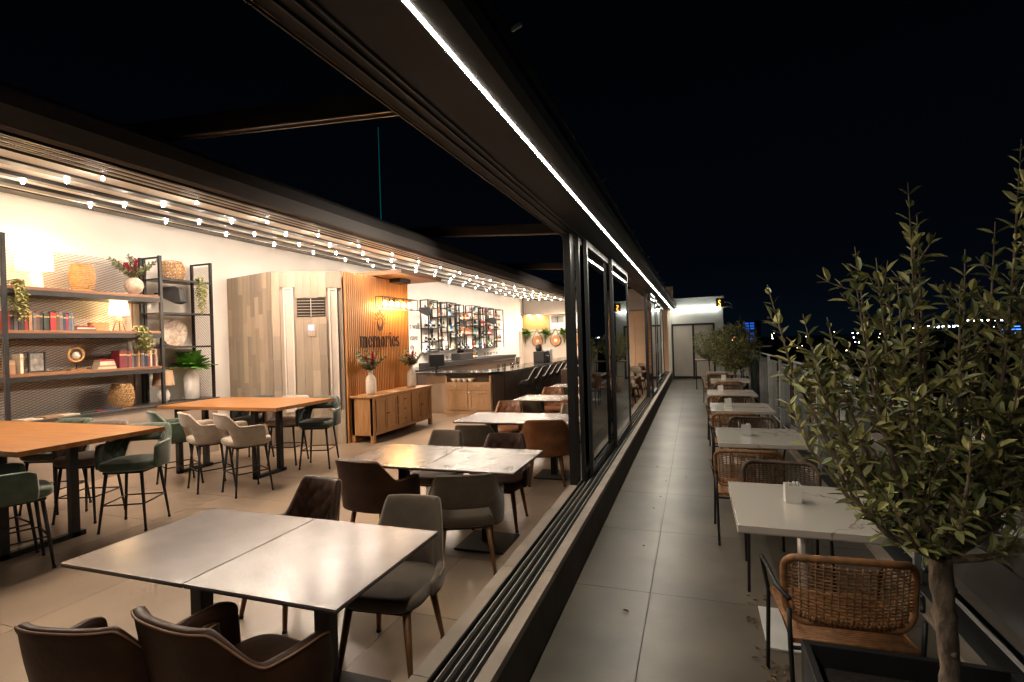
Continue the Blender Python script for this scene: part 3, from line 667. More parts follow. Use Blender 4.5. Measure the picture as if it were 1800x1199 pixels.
SX = -8.2   # middle depth of the shelves
def table_lamp(loc, h_shade, r_shade, z_sh, lit, label, base='taper', shade_mat=None, taper=0.84):
    t = thing('table_lamp', label, 'lamp', loc)
    b = MB()
    if base == 'taper': b.lathe([(0.09, 0), (0.085, 0.02), (0.065, z_sh*0.75), (0.02, z_sh*0.9), (0.01, z_sh+0.03)], 20)
    elif base == 'urn': b.lathe([(0.05, 0), (0.075, 0.05), (0.09, 0.13), (0.06, z_sh*0.75), (0.015, z_sh*0.85), (0.01, z_sh+0.03)], 20)
    if base == 'tripod':
        for k in range(3):
            a = k*2*pi/3+0.4; MB().tube([(0.09*cos(a), 0.09*sin(a), 0), (0.015*cos(a), 0.015*sin(a), z_sh)], 0.009, 8).build('leg', M_orange, t, smooth=True)
        MB().lathe([(0.022, z_sh-0.02), (0.022, z_sh+0.02)], 12).build('hub', M_orange, t)
    else: b.build('base', {'taper': M_vase, 'urn': M_white}[base], t, smooth=True)
    sm_ = shade_mat or emat('shade_glow', (1.0, 0.68, 0.32), 4)
    sh = MB(); sh.lathe([(r_shade, z_sh), (r_shade*taper, z_sh+h_shade)], 28, cap=False); sh.lathe([(r_shade*0.985, z_sh), (r_shade*(taper-0.015), z_sh+h_shade)], 28, cap=False)
    sh.build('shade', sm_, t, smooth=True)
    if lit:
        MB().lathe([(0.0, z_sh+h_shade*0.3), (0.03, z_sh+h_shade*0.45), (0.03, z_sh+h_shade*0.6), (0.0, z_sh+h_shade*0.7)], 12, cap=False).build('bulb', emat('lamp_bulb', (1, 0.8, 0.5), 30), t, smooth=True)
        plight('lamp_light_'+str(int(lit)), (0, 0, z_sh+h_shade*0.98), lit, (1.0, 0.58, 0.24), 0.03, t)
        plight('lamp_light_'+str(int(lit)), (0, 0, z_sh-0.02), lit, (1.0, 0.58, 0.24), 0.03, t)
    return t
table_lamp((-8.2, 4.44, 2.676), 0.23, 0.185, 0.25, 3, 'big lit drum lamp on the top shelf at the left', taper=0.97)
table_lamp((-8.22, 5.50, 2.116), 0.19, 0.13, 0.25, 5, 'small lit lamp with wooden tripod legs on the second shelf', 'tripod')
table_lamp((-8.16, 6.12, 0.957), 0.24, 0.155, 0.28, 0, 'unlit lamp with tan shade and white urn base on the ledge', 'urn', pm('tan_shade', (0.42, 0.28, 0.17), 0.7, var=0.08, scale=20))

def basket(loc, r, h, label, style):
    t = thing('woven_basket', label, 'basket', loc); b = MB()
    def R(f): return r*(0.72+0.36*sin(min(1, f*1.0)*pi*0.86+0.25)**1.0 if style else 0.62+0.40*sin(f*pi*0.82+0.22))
    if style == 0:      # coiled rope rings
        n = 15
        for i in range(n):
            f = (i+0.5)/n; rr = R(f); z = f*h
            b.tube([((rr+0.004*sin(k*2.4+i))*cos(2*pi*k/28), (rr+0.004*sin(k*2.4+i))*sin(2*pi*k/28), z+0.002*cos(k*3.1)) for k in range(29)], h/n*0.55, 6, cap=False)
    else:
        for q in range(26):
            for sgn in (-1, 1):
                pts = []
                for i in range(13):
                    f = i/12; a = 2*pi*q/26+sgn*f*1.5+0.05*sin(q*3+i); rr = R(f)+0.004*sin(i*pi+q*pi); pts.append((rr*cos(a), rr*sin(a), f*h))
                b.tube(pts, 0.0055, 5)
        for f in (0.0, 0.2, 0.4, 0.6, 0.8, 1.0): b.tube([(R(f)*cos(2*pi*k/24), R(f)*sin(2*pi*k/24), f*h) for k in range(25)], 0.007, 6, cap=False)
    b.build('weave', M_wicker, t, smooth=True); return t
basket((-8.2, 5.00, 2.68), 0.14, 0.385, 'coiled rope basket between lamp and flowers on the top shelf', 0)
basket((-8.2, 6.37, 2.97), 0.17, 0.31, 'open weave basket on top of the narrow shelf unit', 1)
basket((-8.2, 5.49, 0.957), 0.145, 0.36, 'round open weave basket standing on the ledge', 1)
bx_ = thing('wicker_box', 'small woven box between the books and the tripod lamp', 'box', (-8.18, 5.18, 2.118))
b = MB()
for z in range(6): b.tube([(-0.06, -0.1, 0.012+z*0.02), (0.06, -0.1, 0.012+z*0.02), (0.06, 0.1, 0.012+z*0.02), (-0.06, 0.1, 0.012+z*0.02), (-0.06, -0.1, 0.012+z*0.02)], 0.011, 6)
b.build('weave', M_wicker, bx_, smooth=True)

# books
BC = {'red': (0.30, 0.018, 0.018), 'maroon': (0.14, 0.012, 0.02), 'black': (0.02, 0.019, 0.022), 'navy': (0.02, 0.03, 0.07), 'dark green': (0.02, 0.035, 0.024),
      'brown': (0.10, 0.045, 0.022), 'cream': (0.55, 0.46, 0.34), 'grey': (0.11, 0.10, 0.10), 'blue': (0.05, 0.11, 0.20), 'tan': (0.30, 0.17, 0.09)}
BM = {k: pm('cover_'+k.replace(' ', '_'), c, 0.5, var=0.12, scale=15) for k, c in BC.items()}
M_paper = pm('paper', (0.62, 0.54, 0.42), 0.8, var=0.08, scale=60, stretch=(1, 1, 20))
M_gilt = pm('gilt', (0.45, 0.30, 0.12), 0.4, metal=0.6)
def book(w_, h, d, col, label, loc, flat=False, rz=0, group=None):
    t = thing('book', label, 'book', loc, rz, group)
    if not flat:   # spine faces +x, thickness along y
        M = None
        c = MB(); c.box(-d, 0, 0, 0.003, 0, h); c.box(-d, 0, w_-0.003, w_, 0, h); c.box(0, 0.003, 0, w_, 0, h); c.build('cover', BM[col], t)
        MB().box(-d+0.004, -0.001, 0.0032, w_-0.0032, 0.004, h-0.004).build('pages', M_paper, t)
        if w_ > 0.024: MB().box(0.0031, 0.0038, 0.002, w_-0.002, h*0.72, h*0.80).build('spine_band', M_gilt, t)
    else:
        c = MB(); c.box(-d/2, d/2, -h/2, h/2, 0, 0.003); c.box(-d/2, d/2, -h/2, h/2, w_-0.003, w_); c.box(d/2, d/2+0.003, -h/2, h/2, 0, w_); c.build('cover', BM[col], t)
        MB().box(-d/2+0.002, d/2-0.001, -h/2+0.004, h/2-0.004, 0.0032, w_-0.0032).build('pages', M_paper, t)
    return t
def nth(i): return ['first', 'second', 'third', 'fourth', 'fifth', 'sixth', 'seventh', 'eighth', 'ninth', 'tenth', 'eleventh', 'twelfth', 'thirteenth', 'fourteenth', 'fifteenth', 'sixteenth', 'seventeenth', 'eighteenth', 'nineteenth', 'twentieth'][i]
row1 = ['red', 'black', 'grey', 'black', 'dark green', 'red', 'tan', 'grey', 'brown', 'black', 'dark green', 'black', 'red', 'red', 'brown', 'grey', 'navy', 'red', 'blue', 'grey']
y = 4.03
for i, c in enumerate(row1):
    w_ = random.uniform(0.026, 0.040)*1.02
    book(w_, random.uniform(0.225, 0.262), 0.17, c, '%s book, %s from the left in the row on the second shelf' % (c, nth(i)), (-8.03-random.uniform(0, .02), y, 2.1145), group='books upright on the second shelf'); y += w_+0.002
row2 = ['maroon', 'dark green', 'red', 'grey', 'black', 'brown', 'tan', 'brown', 'blue', 'black', 'navy', 'red', 'cream', 'black', 'maroon', 'cream']
y = 5.36
for i, c in enumerate(row2):
    w_ = 0.024 if i else 0.085
    w_ *= random.uniform(1, 1.5)
    if y+w_ > 5.97: break
    book(w_, random.uniform(0.235, 0.26), 0.17, c, '%s book, %s from the left in the row on the third shelf' % (c, nth(i)), (-8.03-random.uniform(0, .015), y, 1.5645), group='books upright on the third shelf'); y += w_+0.002
z = 1.5645
for i, c in enumerate(['cream', 'tan', 'cream', 'cream', 'red']):
    book(0.026, 0.24-0.015*i, 0.16, c, '%s book lying flat, %s from the bottom of the stack on the third shelf' % (c, nth(i)), (-8.12, 5.20, z), True, random.uniform(-.15, .15), 'books stacked flat on the third shelf'); z += 0.027
z = 2.1145
for i, c in enumerate(['brown', 'cream', 'red']):
    book(0.022, 0.26-0.02*i, 0.16, c, '%s book lying flat, %s from the bottom of the stack on the second shelf' % (c, nth(i)), (-8.12, 4.90+0.03, z), True, random.uniform(-.1, .1), 'books stacked flat on the second shelf'); z += 0.023
for i, (yy, c) in enumerate([(4.28, 'cream'), (4.52, 'tan'), (4.74, 'cream'), (4.95, 'dark green'), (5.14, 'maroon'), (5.28, 'navy')]):
    book(0.014+0.006*(i % 2), 0.20, 0.27, c, '%s magazine lying on the ledge, %s from the left' % (c, nth(i)), (-8.17, yy, 0.957+0.0), True, random.uniform(-.25, .25), 'magazines on the ledge')
pf = thing('picture_frame', 'dark photo frame standing at the left of the third shelf', 'picture frame', (-8.2, 4.42, 1.566), 0.2)
for a in ((-0.11, -0.09, 0, 0.27), (0.09, 0.11, 0, 0.27), (-0.089, 0.089, 0, 0.02), (-0.089, 0.089, 0.25, 0.27)): MB().box(0, 0.018, a[0], a[1], a[2], a[3]).build('frame_side', M_black, pf)
MB().box(0.002, 0.006, -0.089, 0.089, 0.021, 0.249).build('photo', pm('photo_print', (0.22, 0.20, 0.17), 0.4, var=0.5, scale=14), pf)
for i, (yy, c, w2, h2) in enumerate([(4.06, 'tan', 0.06, 0.17), (4.17, 'cream', 0.035, 0.25)]):
    book(w2, h2, 0.15, c, ['short tan box book at the left end of the third shelf', 'tall cream book leaning by the photo frame'][i], (-8.06, yy, 1.5645))
orb = thing('glass_ornament', 'round amber glass ornament on a wooden foot, third shelf', 'ornament', (-8.15, 4.86, 1.566))
MB().box(-0.05, 0.05, -0.10, 0.10, 0, 0.018).build('foot', M_orange, orb, bevel=0.003)
MB().tube([(0, 0, 0.02), (0, 0, 0.1)], 0.006, 8).build('stem', M_black, orb)
MB().tube([(0.0, 0.095*cos(a/24*2*pi), 0.215+0.095*sin(a/24*2*pi)) for a in range(25)], 0.016, 8, cap=False).build('ring', pm('amber_glass', (0.45, 0.24, 0.08), 0.2, var=0.2, scale=12), orb, smooth=True)
MB().lathe([(0.0, 0.14), (0.035, 0.16), (0.05, 0.2), (0.03, 0.25), (0.0, 0.26)], 12, cap=False).build('crystal', pm('crystal', (0.7, 0.6, 0.5), 0.15, var=0.3, scale=40), orb, smooth=True)
# rock sculpture
rs = thing('stone_sculpture', 'pale veined stone slab standing on the narrow shelf unit', 'sculpture', (-8.28, 6.42, 1.862))
b = MB(); n = 26; prof = []
for k in range(n):
    a = 2*pi*k/n; r_ = 0.21*(1+0.16*noise.noise(Vector((cos(a)*1.5, sin(a)*1.5, 3)))); prof.append((r_*1.15*cos(a), 0.235+r_*sin(a)*1.05))
prof = [(a, max(0.012, c)) for a, c in prof]
b.prism(prof, -0.025, 0.03, 'x'); b.build('slab', pm('agate', (0.62, 0.52, 0.43), 0.35, col2=(0.30, 0.21, 0.15), scale=5, distort=3), rs, bevel=0.01)
MB().box(-0.07, 0.07, -0.06, 0.24, 0, 0.012).build('foot', M_orange, rs)
def speaker(loc, rz, label):
    t = thing('wall_speaker', label, 'speaker', loc, rz)
    b = MB(); b.prism([(-0.16, 0.0), (0.10, -0.13), (0.19, -0.10), (0.16, 0.13), (0.10, 0.16), (-0.16, 0.14)], -0.11, 0.11, 'y')
    b.build('cabinet', M_spk, t, bevel=0.012)
    b = MB(); b.prism([(0.115, -0.115), (0.196, -0.088), (0.168, 0.115), (0.10, 0.145)], -0.095, 0.095, 'y'); b.build('grille', pm('grille_cloth', (0.05, 0.05, 0.05), 0.7, bump=0.4, bscale=500), t, bevel=0.004)
    MB().bar((-0.16, 0, 0.05), (-0.26, 0, 0.05), 0.03).build('bracket', M_black, t); return t
speaker((-8.20, 6.34, 2.70), 0.5, 'black wedge loudspeaker hanging in the narrow shelf unit')

# ---- plants
def sprig(b, base, tip, n, L, W, mi=0, droop=0.0, opp=True):
    base, tip = Vector(base), Vector(tip); d = tip-base
    bend = Vector((random.uniform(-.1, .1), random.uniform(-.1, .1), 0.12))*d.length
    pts = [base+d*f+bend*4*f*(1-f)*0.5-Vector((0, 0, droop*f*f)) for f in [i/8 for i in range(9)]]
    for k in range(n):
        f = 0.2+0.8*k/n; i = min(7, int(f*8)); p = pts[i].lerp(pts[i+1], f*8-i); ax = (pts[i+1]-pts[i]).normalized()
        a = k*2.4; q = ax.cross(Vector((0.1, 0.2, 1))).normalized(); rot = Matrix.Rotation(a, 3, ax)
        for s_ in ((1, -1) if opp else (1,)):
            dr = (rot @ q)*s_+ax*0.6; b.m = mi; b.leaf(p, dr, (0, 0, 1) if abs(dr.z) < .8 else (1, 0, 0), L*random.uniform(.7, 1.2)*(1-0.4*f), W*random.uniform(.8, 1.2)*(1-0.3*f))
    return pts
def bouquet(loc, vr, label, prof, size=1.0, matv=None):
    t = thing('flower_vase', label, 'vase', loc)
    v = MB().lathe(prof, 24, cap=False).build('vase', matv or M_vase, t, smooth=True)
    top = prof[-1][1]; L = MB(); stems = MB(); P = MB()
    for k in range(9):
        a = k*0.7+0.2; r_ = (0.30 if k % 2 else 0.22)*size; tip = (r_*0.4*cos(a), r_*1.25*sin(a) if k else -0.3*size, top+random.uniform(.14, .30)*size)
        pts = sprig(L, (0, 0, top-0.05), tip, 16, 0.062*size, 0.044*size); stems.tube(pts, 0.0025, 5)
    for k in range(3):
        a = k*2.2+1; base = Vector((0.02*cos(a), 0.03*sin(a)-0.02, top)); tip = base+Vector((0.03*cos(a), -0.05+0.08*sin(a), 0.24-0.05*k))*size
        pts = sprig(P, base, tip, 26, 0.055*size, 0.05*size); stems.tube(pts, 0.003, 5)
    for k in range(26):
        a = random.uniform(0, 6.28); p = Vector((0, 0, top+random.uniform(0, .1)*size)); L.leaf(p, (cos(a), sin(a), random.uniform(.0, .9)), (0, 0, 1), 0.12*size, 0.06*size)
    tag(L.build('foliage', M_leaf_e, t, recalc=False), kind='stuff'); tag(P.build('blossom', M_petal, t, recalc=False), kind='stuff'); stems.build('stems', M_leaf_d, t)
    return t
bouquet((-8.15, 5.69, 2.677), 0, 'speckled round vase with magenta flowers on the top shelf', [(0.05, 0), (0.10, 0.05), (0.13, 0.13), (0.12, 0.20), (0.075, 0.245), (0.06, 0.26), (0.065, 0.265)], 1.15,
        pm('speckled_vase', (0.55, 0.43, 0.34), 0.5, var=0.25, scale=25))
bprof = [(0.085, 0), (0.095, 0.01), (0.097, 0.10), (0.094, 0.30), (0.07, 0.345), (0.042, 0.37), (0.04, 0.43), (0.047, 0.445)]
bouquet((-5.74, 8.34, 0.862), 0, 'cream bottle vase with flowers on the left of the sideboard', bprof, 1.35)
bouquet((-5.74, 9.83, 0.862), 0, 'cream bottle vase with flowers on the right of the sideboard', bprof, 1.3)
def fern(loc, R, n, label, name='fern', parent=None, hang=0.15, pot=True, wall=False):
    t = parent or thing(name, label, 'plant', loc); L = MB(); o = Vector(loc) if parent else Vector((0, 0, 0))
    for k in range(n):
        a = random.uniform(0, 6.28); el = random.uniform(0.25, 1.2); r_ = R*random.uniform(.75, 1.1)
        tip = Vector((cos(a)*cos(el), sin(a)*cos(el), sin(el)))*r_; pts = [o+tip*f-Vector((0, 0, hang*f*f*r_*2*cos(el))) for f in (0, .25, .5, .75, 1)]
        for i in range(4):
            d = pts[i+1]-pts[i]; s_ = d.cross(Vector((0, 0, 1))).normalized()
            for q in range(2):
                p = pts[i].lerp(pts[i+1], q/2)
                for sg_ in (-1, 1): L.leaf(p, s_*sg_+d.normalized()*1.0, (0, 0, 1), R*0.42*(1.15-i*0.22), R*0.17)
    lo = L.build('fronds', M_leaf_f, t, recalc=False); tag(lo, kind='stuff'); return t
vp = fern((-8.16, 6.62, 1.47), 0.40, 40, 'lush green fern in a white ribbed vase on the ledge', 'potted_fern')
MB().lathe([(0.10, -0.51), (0.115, -0.50), (0.118, -0.15), (0.10, -0.10), (0.075, -0.05), (0.08, 0.0)], 24, cap=False).build('vase', M_white, vp, smooth=True)
MB().lathe([(0.074, -0.02), (0.0, -0.02)], 20, cap=False).build('soil', M_soil, vp)
def trailing(loc, n, drop, sp, label):
    t = thing('trailing_plant', label, 'plant', loc); L = MB(); S = MB()
    for k in range(n):
        a = random.uniform(0, 6.28); r_ = sp*random.uniform(.3, 1); dz = drop*random.uniform(.35, 1)
        pts = [Vector((0.0, 0, 0.04)), Vector((r_*cos(a)*.6, r_*sin(a)*.6, 0.08)), Vector((r_*cos(a)+0.05, r_*sin(a), -dz*.35)), Vector((r_*cos(a)*.9+0.06, r_*sin(a)*.8, -dz*.7)), Vector((r_*cos(a)*.8+0.06, r_*sin(a)*.6, -dz))]
        S.tube(pts, 0.0018, 4)
        for i in range(26):
            f = i/26*3.99; j = int(f); p = pts[j].lerp(pts[j+1], f-j); b_ = random.uniform(0, 6.28)
            L.m = random.choice((0, 1, 1)); L.leaf(p, (cos(b_), sin(b_), -0.5), (0, 0, 1), 0.048, 0.034)
    tag(L.build('foliage', [M_leaf_y, M_leaf], t, recalc=False), kind='stuff'); S.build('stems', M_leaf_d, t)
    MB().lathe([(0.035, 0.0), (0.05, 0.06), (0.045, 0.062)], 14).build('pot', M_black, t, smooth=True); return t
trailing((-8.04, 4.17, 2.68), 26, 0.52, 0.13, 'trailing plant hanging over the left end of the top shelf')
trailing((-8.04, 5.68, 2.12), 20, 0.42, 0.13, 'trailing plant hanging over the right end of the second shelf')
trailing((-8.04, 6.72, 2.97), 18, 0.62, 0.08, 'trailing plant hanging from the top of the narrow shelf unit')

# ------------------------------------------------------------------ booth with boards and slat wall
bo = thing('booth', 'tall board-clad booth with a slatted sign wall on its right side', 'booth', (0, 0, 0))
A = Vector((-8.49, 7.72)); Bp = Vector((-7.08, 7.36)); Cp = Vector((-6.05, 7.98)); Dp = Vector((-6.03, 10.17)); Hb = 3.15
b = MB(); b.prism([(p.x, p.y) for p in (A, Bp, Cp+Vector((-0.02, 0.03)), Dp+Vector((-0.03, 0)), Vector((-8.49, 10.17)))], 0.0, Hb-0.012, 'z'); 
b.v = [(x*1.0, y, z) for x, y, z in b.v]; core = b.build('core', M_taupe, bo)
def clad(P0, P1, cuts, off=0.003):
    L = (P1-P0).length; d = (P1-P0)/L; n_ = Vector((d.y, -d.x)); ang = math.atan2(d.y, d.x)
    pw = 0.132; k = 0; x = 0
    while x < L-0.01:
        w2 = min(pw, L-x); z = 0.0; first = True
        while z < Hb-0.02:
            h = random.uniform(0.35, 1.15)
            if first: h *= random.uniform(.4, 1); first = False
            if z+h > Hb-0.25: h = Hb-z
            segs = [(z, z+h)]
            for (c0, c1, cz0, cz1) in cuts:
                if x+w2 > c0+0.002 and x < c1-0.002:
                    ns_ = []
                    for (a, c) in segs:
                        if c <= cz0 or a >= cz1: ns_.append((a, c)); continue
                        if a < cz0: ns_.append((a, cz0))
                        if c > cz1: ns_.append((cz1, c))
                    segs = ns_
            for (a, c) in segs:
                if c-a < 0.02: continue
                mb_ = MB().box(0.0008, w2-0.0008, -0.014-random.uniform(0, .003), -0.001, a+0.0008, c-0.0008)
                o = mb_.build('board', random.choice(M_sawn), bo, recalc=False)
                o.location = (P0.x+d.x*x, P0.y+d.y*x, 0); o.rotation_euler = (0, 0, ang)
            z += h
        x += w2
    return ang
clad(A, Bp, [])
ang = clad(Bp, Cp, [(0.19, 0.37, 0.62, 2.87), (0.96, 1.12, 0.62, 2.85), (0.42, 0.90, 2.33, 2.67)])
def onface(u, z=0): d = (Cp-Bp).normalized(); return (Bp.x+d.x*u, Bp.y+d.y*u, z)
for (u0, u1, z0, z1) in ((0.195, 0.365, 0.63, 2.86), (0.965, 1.115, 0.63, 2.84)):
    wn = thing('win', None, None); wn.name = 'narrow_window'; wn.parent = bo; wn.location = onface(u0); wn.rotation_euler = (0, 0, ang)
    W = u1-u0
    for bx in ((0, 0.028, z0, z1), (W-0.028, W, z0, z1), (0.029, W-0.029, z0, z0+0.03), (0.029, W-0.029, z1-0.03, z1)):
        MB().box(bx[0], bx[1], -0.03, -0.002, bx[2], bx[3]).build('frame', M_pale_frame, wn, bevel=0.002)
    MB().box(0.03, W-0.03, -0.010, -0.004, z0+0.031, z1-0.031).build('pane', pm('pale_pane', (0.55, 0.47, 0.40), 0.12, var=0.15, scale=1.2), wn)
vt = thing('v', None, None); vt.name = 'vent_grille'; vt.parent = bo; vt.location = onface(0.42, 2.335); vt.rotation_euler = (0, 0, ang)
MB().box(0, 0.48, -0.004, -0.001, 0, 0.33).build('opening', M_black, vt)
for r in range(6):
    for (a, c) in ((0.01, 0.235), (0.245, 0.47)):
        MB().box(a, c, -0.03, -0.012, 0.018+r*0.052, 0.032+r*0.052).build('slat', M_sawn[2], vt)
MB().box(0.236, 0.244, -0.034, -0.008, 0, 0.33).build('mullion', M_steel, vt)
tp = thing('t', None, None); tp.name = 'control_panel'; tp.parent = bo; tp.location = onface(0.60, 1.98); tp.rotation_euler = (0, 0, ang)
MB().box(0, 0.13, -0.03, -0.018, 0, 0.21).build('housing', M_sawn[0], tp, bevel=0.003)
MB().box(0.008, 0.10, -0.0325, -0.0305, 0.11, 0.20).build('screen', emat('screen_blue', (0.25, 0.2, 0.9), 1.2), tp)
MB().box(0.03, 0.07, -0.0335, -0.0328, 0.145, 0.165).build('icon', emat('icon_white', (1, 1, 1), 2), tp)
# slats of the sign wall
smesh = MB().box(0, 0.020, 0, 0.038, 0.0, Hb).mesh('slat', M_slat)
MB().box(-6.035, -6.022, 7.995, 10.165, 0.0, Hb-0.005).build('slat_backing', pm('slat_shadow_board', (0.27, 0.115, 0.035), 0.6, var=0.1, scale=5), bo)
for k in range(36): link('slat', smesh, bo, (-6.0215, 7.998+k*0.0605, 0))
MB().box(-6.06, -5.99, 10.168, 10.20, 0, Hb).build('corner_trim', M_slat, bo)
aw = tag(MB().box(-6.6, -5.35, 8.9, 10.6, 3.17, 3.25).build('soffit_panel', M_shelfwood, bevel=0.004), 'flat wooden panel projecting over the top of the sign wall', 'panel')
tag(MB().box(-6.2, -5.75, 9.5, 9.95, 3.08, 3.168).build('ceiling_device', M_black, bevel=0.02), 'black box device under the projecting wooden panel', 'device')
# lettering
def stroke(b, pts, wv, y0=0.0, z0=0.0, dep=0.012):
    for i in range(len(pts)-1):
        a, c = Vector(pts[i]), Vector(pts[i+1]); d = (c-a)
        if d.length < 1e-6: continue
        d.normalize(); n_ = Vector((-d.y, d.x)); wa = wv if not callable(wv) else wv(d)
        a2 = a-d*wa*0.12; c2 = c+d*wa*0.12
        q = [a2+n_*wa/2, a2-n_*wa/2, c2-n_*wa/2, c2+n_*wa/2]
        b.add([(0, y0+p.x, z0+p.y) for p in q]+[(dep, y0+p.x, z0+p.y) for p in q], [(3, 2, 1, 0), (4, 5, 6, 7), (0, 1, 5, 4), (1, 2, 6, 5), (2, 3, 7, 6), (3, 0, 4, 7)])
XH = 0.215; TH, TN = 0.031, 0.014
def arc(cx, cz, rx, rz_, a0, a1, n=10): return [(cx+rx*cos(radians(a0+(a1-a0)*i/n)), cz+rz_*sin(radians(a0+(a1-a0)*i/n))) for i in range(n+1)]
wf = lambda d: TN+(TH-TN)*abs(d.y)**1.5
def letter(ch, y):
    b = MB(); S = lambda p, w_=wf: stroke(b, p, w_, 0, 0)
    def stem(x, h=XH, top=True):
        S([(x, 0), (x, h)], TH); S([(x-0.032, 0.006), (x+0.032, 0.006)], TN)
        if top: S([(x-0.032, h-0.006), (x, h-0.006)], TN)
    if ch == 'm':
        stem(0.03); stem(0.125, XH*0.7, False); stem(0.22, XH*0.7, False)
        for o in (0.03, 0.125): S(arc(o+0.0475, XH*0.66, 0.0475, XH*0.32, 180, 0))
        wd = 0.255
    elif ch == 'n': stem(0.03); wd = 0.16
    elif ch == 'r': stem(0.03); S(arc(0.085, XH*0.62, 0.055, XH*0.34, 180, 50)); S([(0.115, XH*0.86), (0.122, XH*0.80)], TH); wd = 0.135
    elif ch == 'i': stem(0.03); S([(0.03, XH*1.22), (0.03, XH*1.34)], TH); wd = 0.065
    elif ch == 'o': S(arc(0.065, XH/2, 0.055, XH*0.48, 0, 360, 20)); wd = 0.135
    elif ch == 'e': S(arc(0.065, XH/2, 0.052, XH*0.48, 5, 325, 18)); S([(0.018, XH*0.54), (0.112, XH*0.54)], TN); wd = 0.132
    elif ch == 's':
        S(arc(0.055, XH*0.73, 0.042, XH*0.24, 30, 250, 10)); S(arc(0.055, XH*0.26, 0.045, XH*0.24, 90, -150, 10)); S([(0.09, XH*0.83), (0.09, XH*0.98)], TN); S([(0.014, XH*0.02), (0.014, XH*0.18)], TN); wd = 0.115
    b.v = [(x, yy, z) for x, yy, z in b.v]
    return b, wd
M_sign = pm('dark_brown_letter', (0.035, 0.014, 0.008), 0.5, var=0.1, scale=20)
lg2 = thing('wall_logo', 'dark sun-over-cup logo with the word memories on the slat wall', 'sign', (-5.999, 8.40, 1.745))
y = 0.0
for ch in 'memories':
    b, wd = letter(ch, y); b.build('letter_'+ch, M_sign, lg2, recalc=False, loc=(0, y, 0)); y += wd+0.024
b = MB(); cy, cz = 0.70, 0.46
stroke(b, arc(cy, cz+0.02, 0.10, 0.11, -10, 190, 16), 0.016); b.build('sun_outline', M_sign, lg2, recalc=False)
b = MB()
cr_out = arc(cy, cz+0.03, 0.105, 0.17, 180, 360, 18); cr_in = arc(cy, cz+0.06, 0.078, 0.11, 360, 180, 18)
for i in range(18):
    a0, a1, c1, c0 = cr_out[i], cr_out[i+1], cr_in[17-i], cr_in[18-i]
    q = [a0, a1, c1, c0]; b.add([(0, *p) for p in q]+[(0.012, *p) for p in q], [(3, 2, 1, 0), (4, 5, 6, 7), (0, 1, 5, 4), (1, 2, 6, 5), (2, 3, 7, 6), (3, 0, 4, 7)])
b.build('cup_crescent', M_sign, lg2, recalc=False)
for k in range(9):
    a = radians(-2+k*23); r0, r1 = (0.14, 0.20) if k % 2 else (0.15, 0.23)
    b = MB(); stroke(b, [(cy+r0*cos(a), cz+0.03+r0*1.15*sin(a)), (cy+r1*cos(a), cz+0.03+r1*1.15*sin(a))], 0.012); b.build('sun_ray', M_sign, lg2, recalc=False)
# cage lamp with five bulbs
cl = thing('cage_lamp', 'black cage wall lamp with five glowing bulbs over the logo', 'lamp', (-5.99, 8.80, 2.52))
fr = MB(); L = 1.36
for x in (0.10, 0.26):
    for z in (0, 0.22): fr.bar((x, 0, z), (x, L, z), 0.012)
    for yy in (0, L): fr.bar((x, yy, 0), (x, yy, 0.22), 0.012)
for yy in (0, L):
    for z in (0, 0.22): fr.bar((0.10, yy, z), (0.26, yy, z), 0.012)
fr.bar((0.18, 0, 0.22), (0.18, L, 0.22), 0.014); fr.build('cage', M_black, cl)
MB().box(0.005, 0.10, L/2-0.05, L/2+0.05, 0.16, 0.24).build('wall_plate', M_black, cl)
for k in range(5):
    yy = 0.20+k*0.235
    s_ = MB().lathe([(0.02, 0.15), (0.022, 0.21)], 10, (0.18, yy, 0)).build('lamp_socket', M_shelfwood, cl)
    MB().lathe([(0.0, 0.035), (0.03, 0.045), (0.045, 0.075), (0.038, 0.11), (0.02, 0.15)], 14, (0.18, yy, 0), cap=False).build('bulb', emat('filament_glow', (1.0, 0.62, 0.24), 16), s_, smooth=True)
    plight('cage_bulb', (0.17, yy, 0.015), 6, (1.0, 0.58, 0.22), 0.04, cl)
# wall lettering
def ftext(body, size, loc, rot, mat, name, label, cat):
    c = bpy.data.curves.new(name, 'FONT'); c.body = body; c.size = size; c.extrude = 0.004
    o = text_mesh(c, name, mat); o.location = loc; o.rotation_euler = rot; return tag(o, label, cat) if label else o
M_txt = pm('grey_letter', (0.10, 0.09, 0.085), 0.5, var=0.05)
for (tx, z, yy, lab) in (('t walk', 2.26, 14.52, 'grey wall lettering "t walk" beside the sign wall'), ('eave', 1.90, 14.52, 'grey wall lettering "eave" under the first line'), ('dy', 1.60, 14.52, 'grey wall lettering "dy", lowest line')):
    o = ftext(tx, 0.27, (-8.49, yy, z), (pi/2, 0, pi/2), M_txt, 'wall_lettering', lab, 'lettering')
speaker((-8.1, 14.8, 2.78), 0.6, 'black wall loudspeaker right of the slatted sign wall')

# ---- sideboard
sb = thing('sideboard', 'low oak sideboard with three drawers in front of the sign wall', 'sideboard', (-5.98, 8.05, 0))
MB().box(-0.01, 0.50, -0.03, 2.25, 0.825, 0.86).build('top', M_oak, sb, bevel=0.003)
MB().box(0.0, 0.46, 0.0, 2.22, 0.14, 0.824).build('carcass', M_oak, sb)
for (x, yy) in ((0.40, 0), (0.40, 2.15), (0, 0), (0, 2.15)): MB().box(x, x+0.07, yy, yy+0.07, 0, 0.823).build('leg', M_oak, sb, bevel=0.003)
MB().box(0.461, 0.475, 0.07, 2.15, 0.14, 0.20).build('bottom_rail', M_oak, sb, bevel=0.002)
MB().box(0.461, 0.475, 0.07, 2.15, 0.79, 0.823).build('top_rail', M_oak, sb, bevel=0.002)
M_knob = pm('dark_knob', (0.03, 0.02, 0.015), 0.4, metal=0.5, var=0.1)
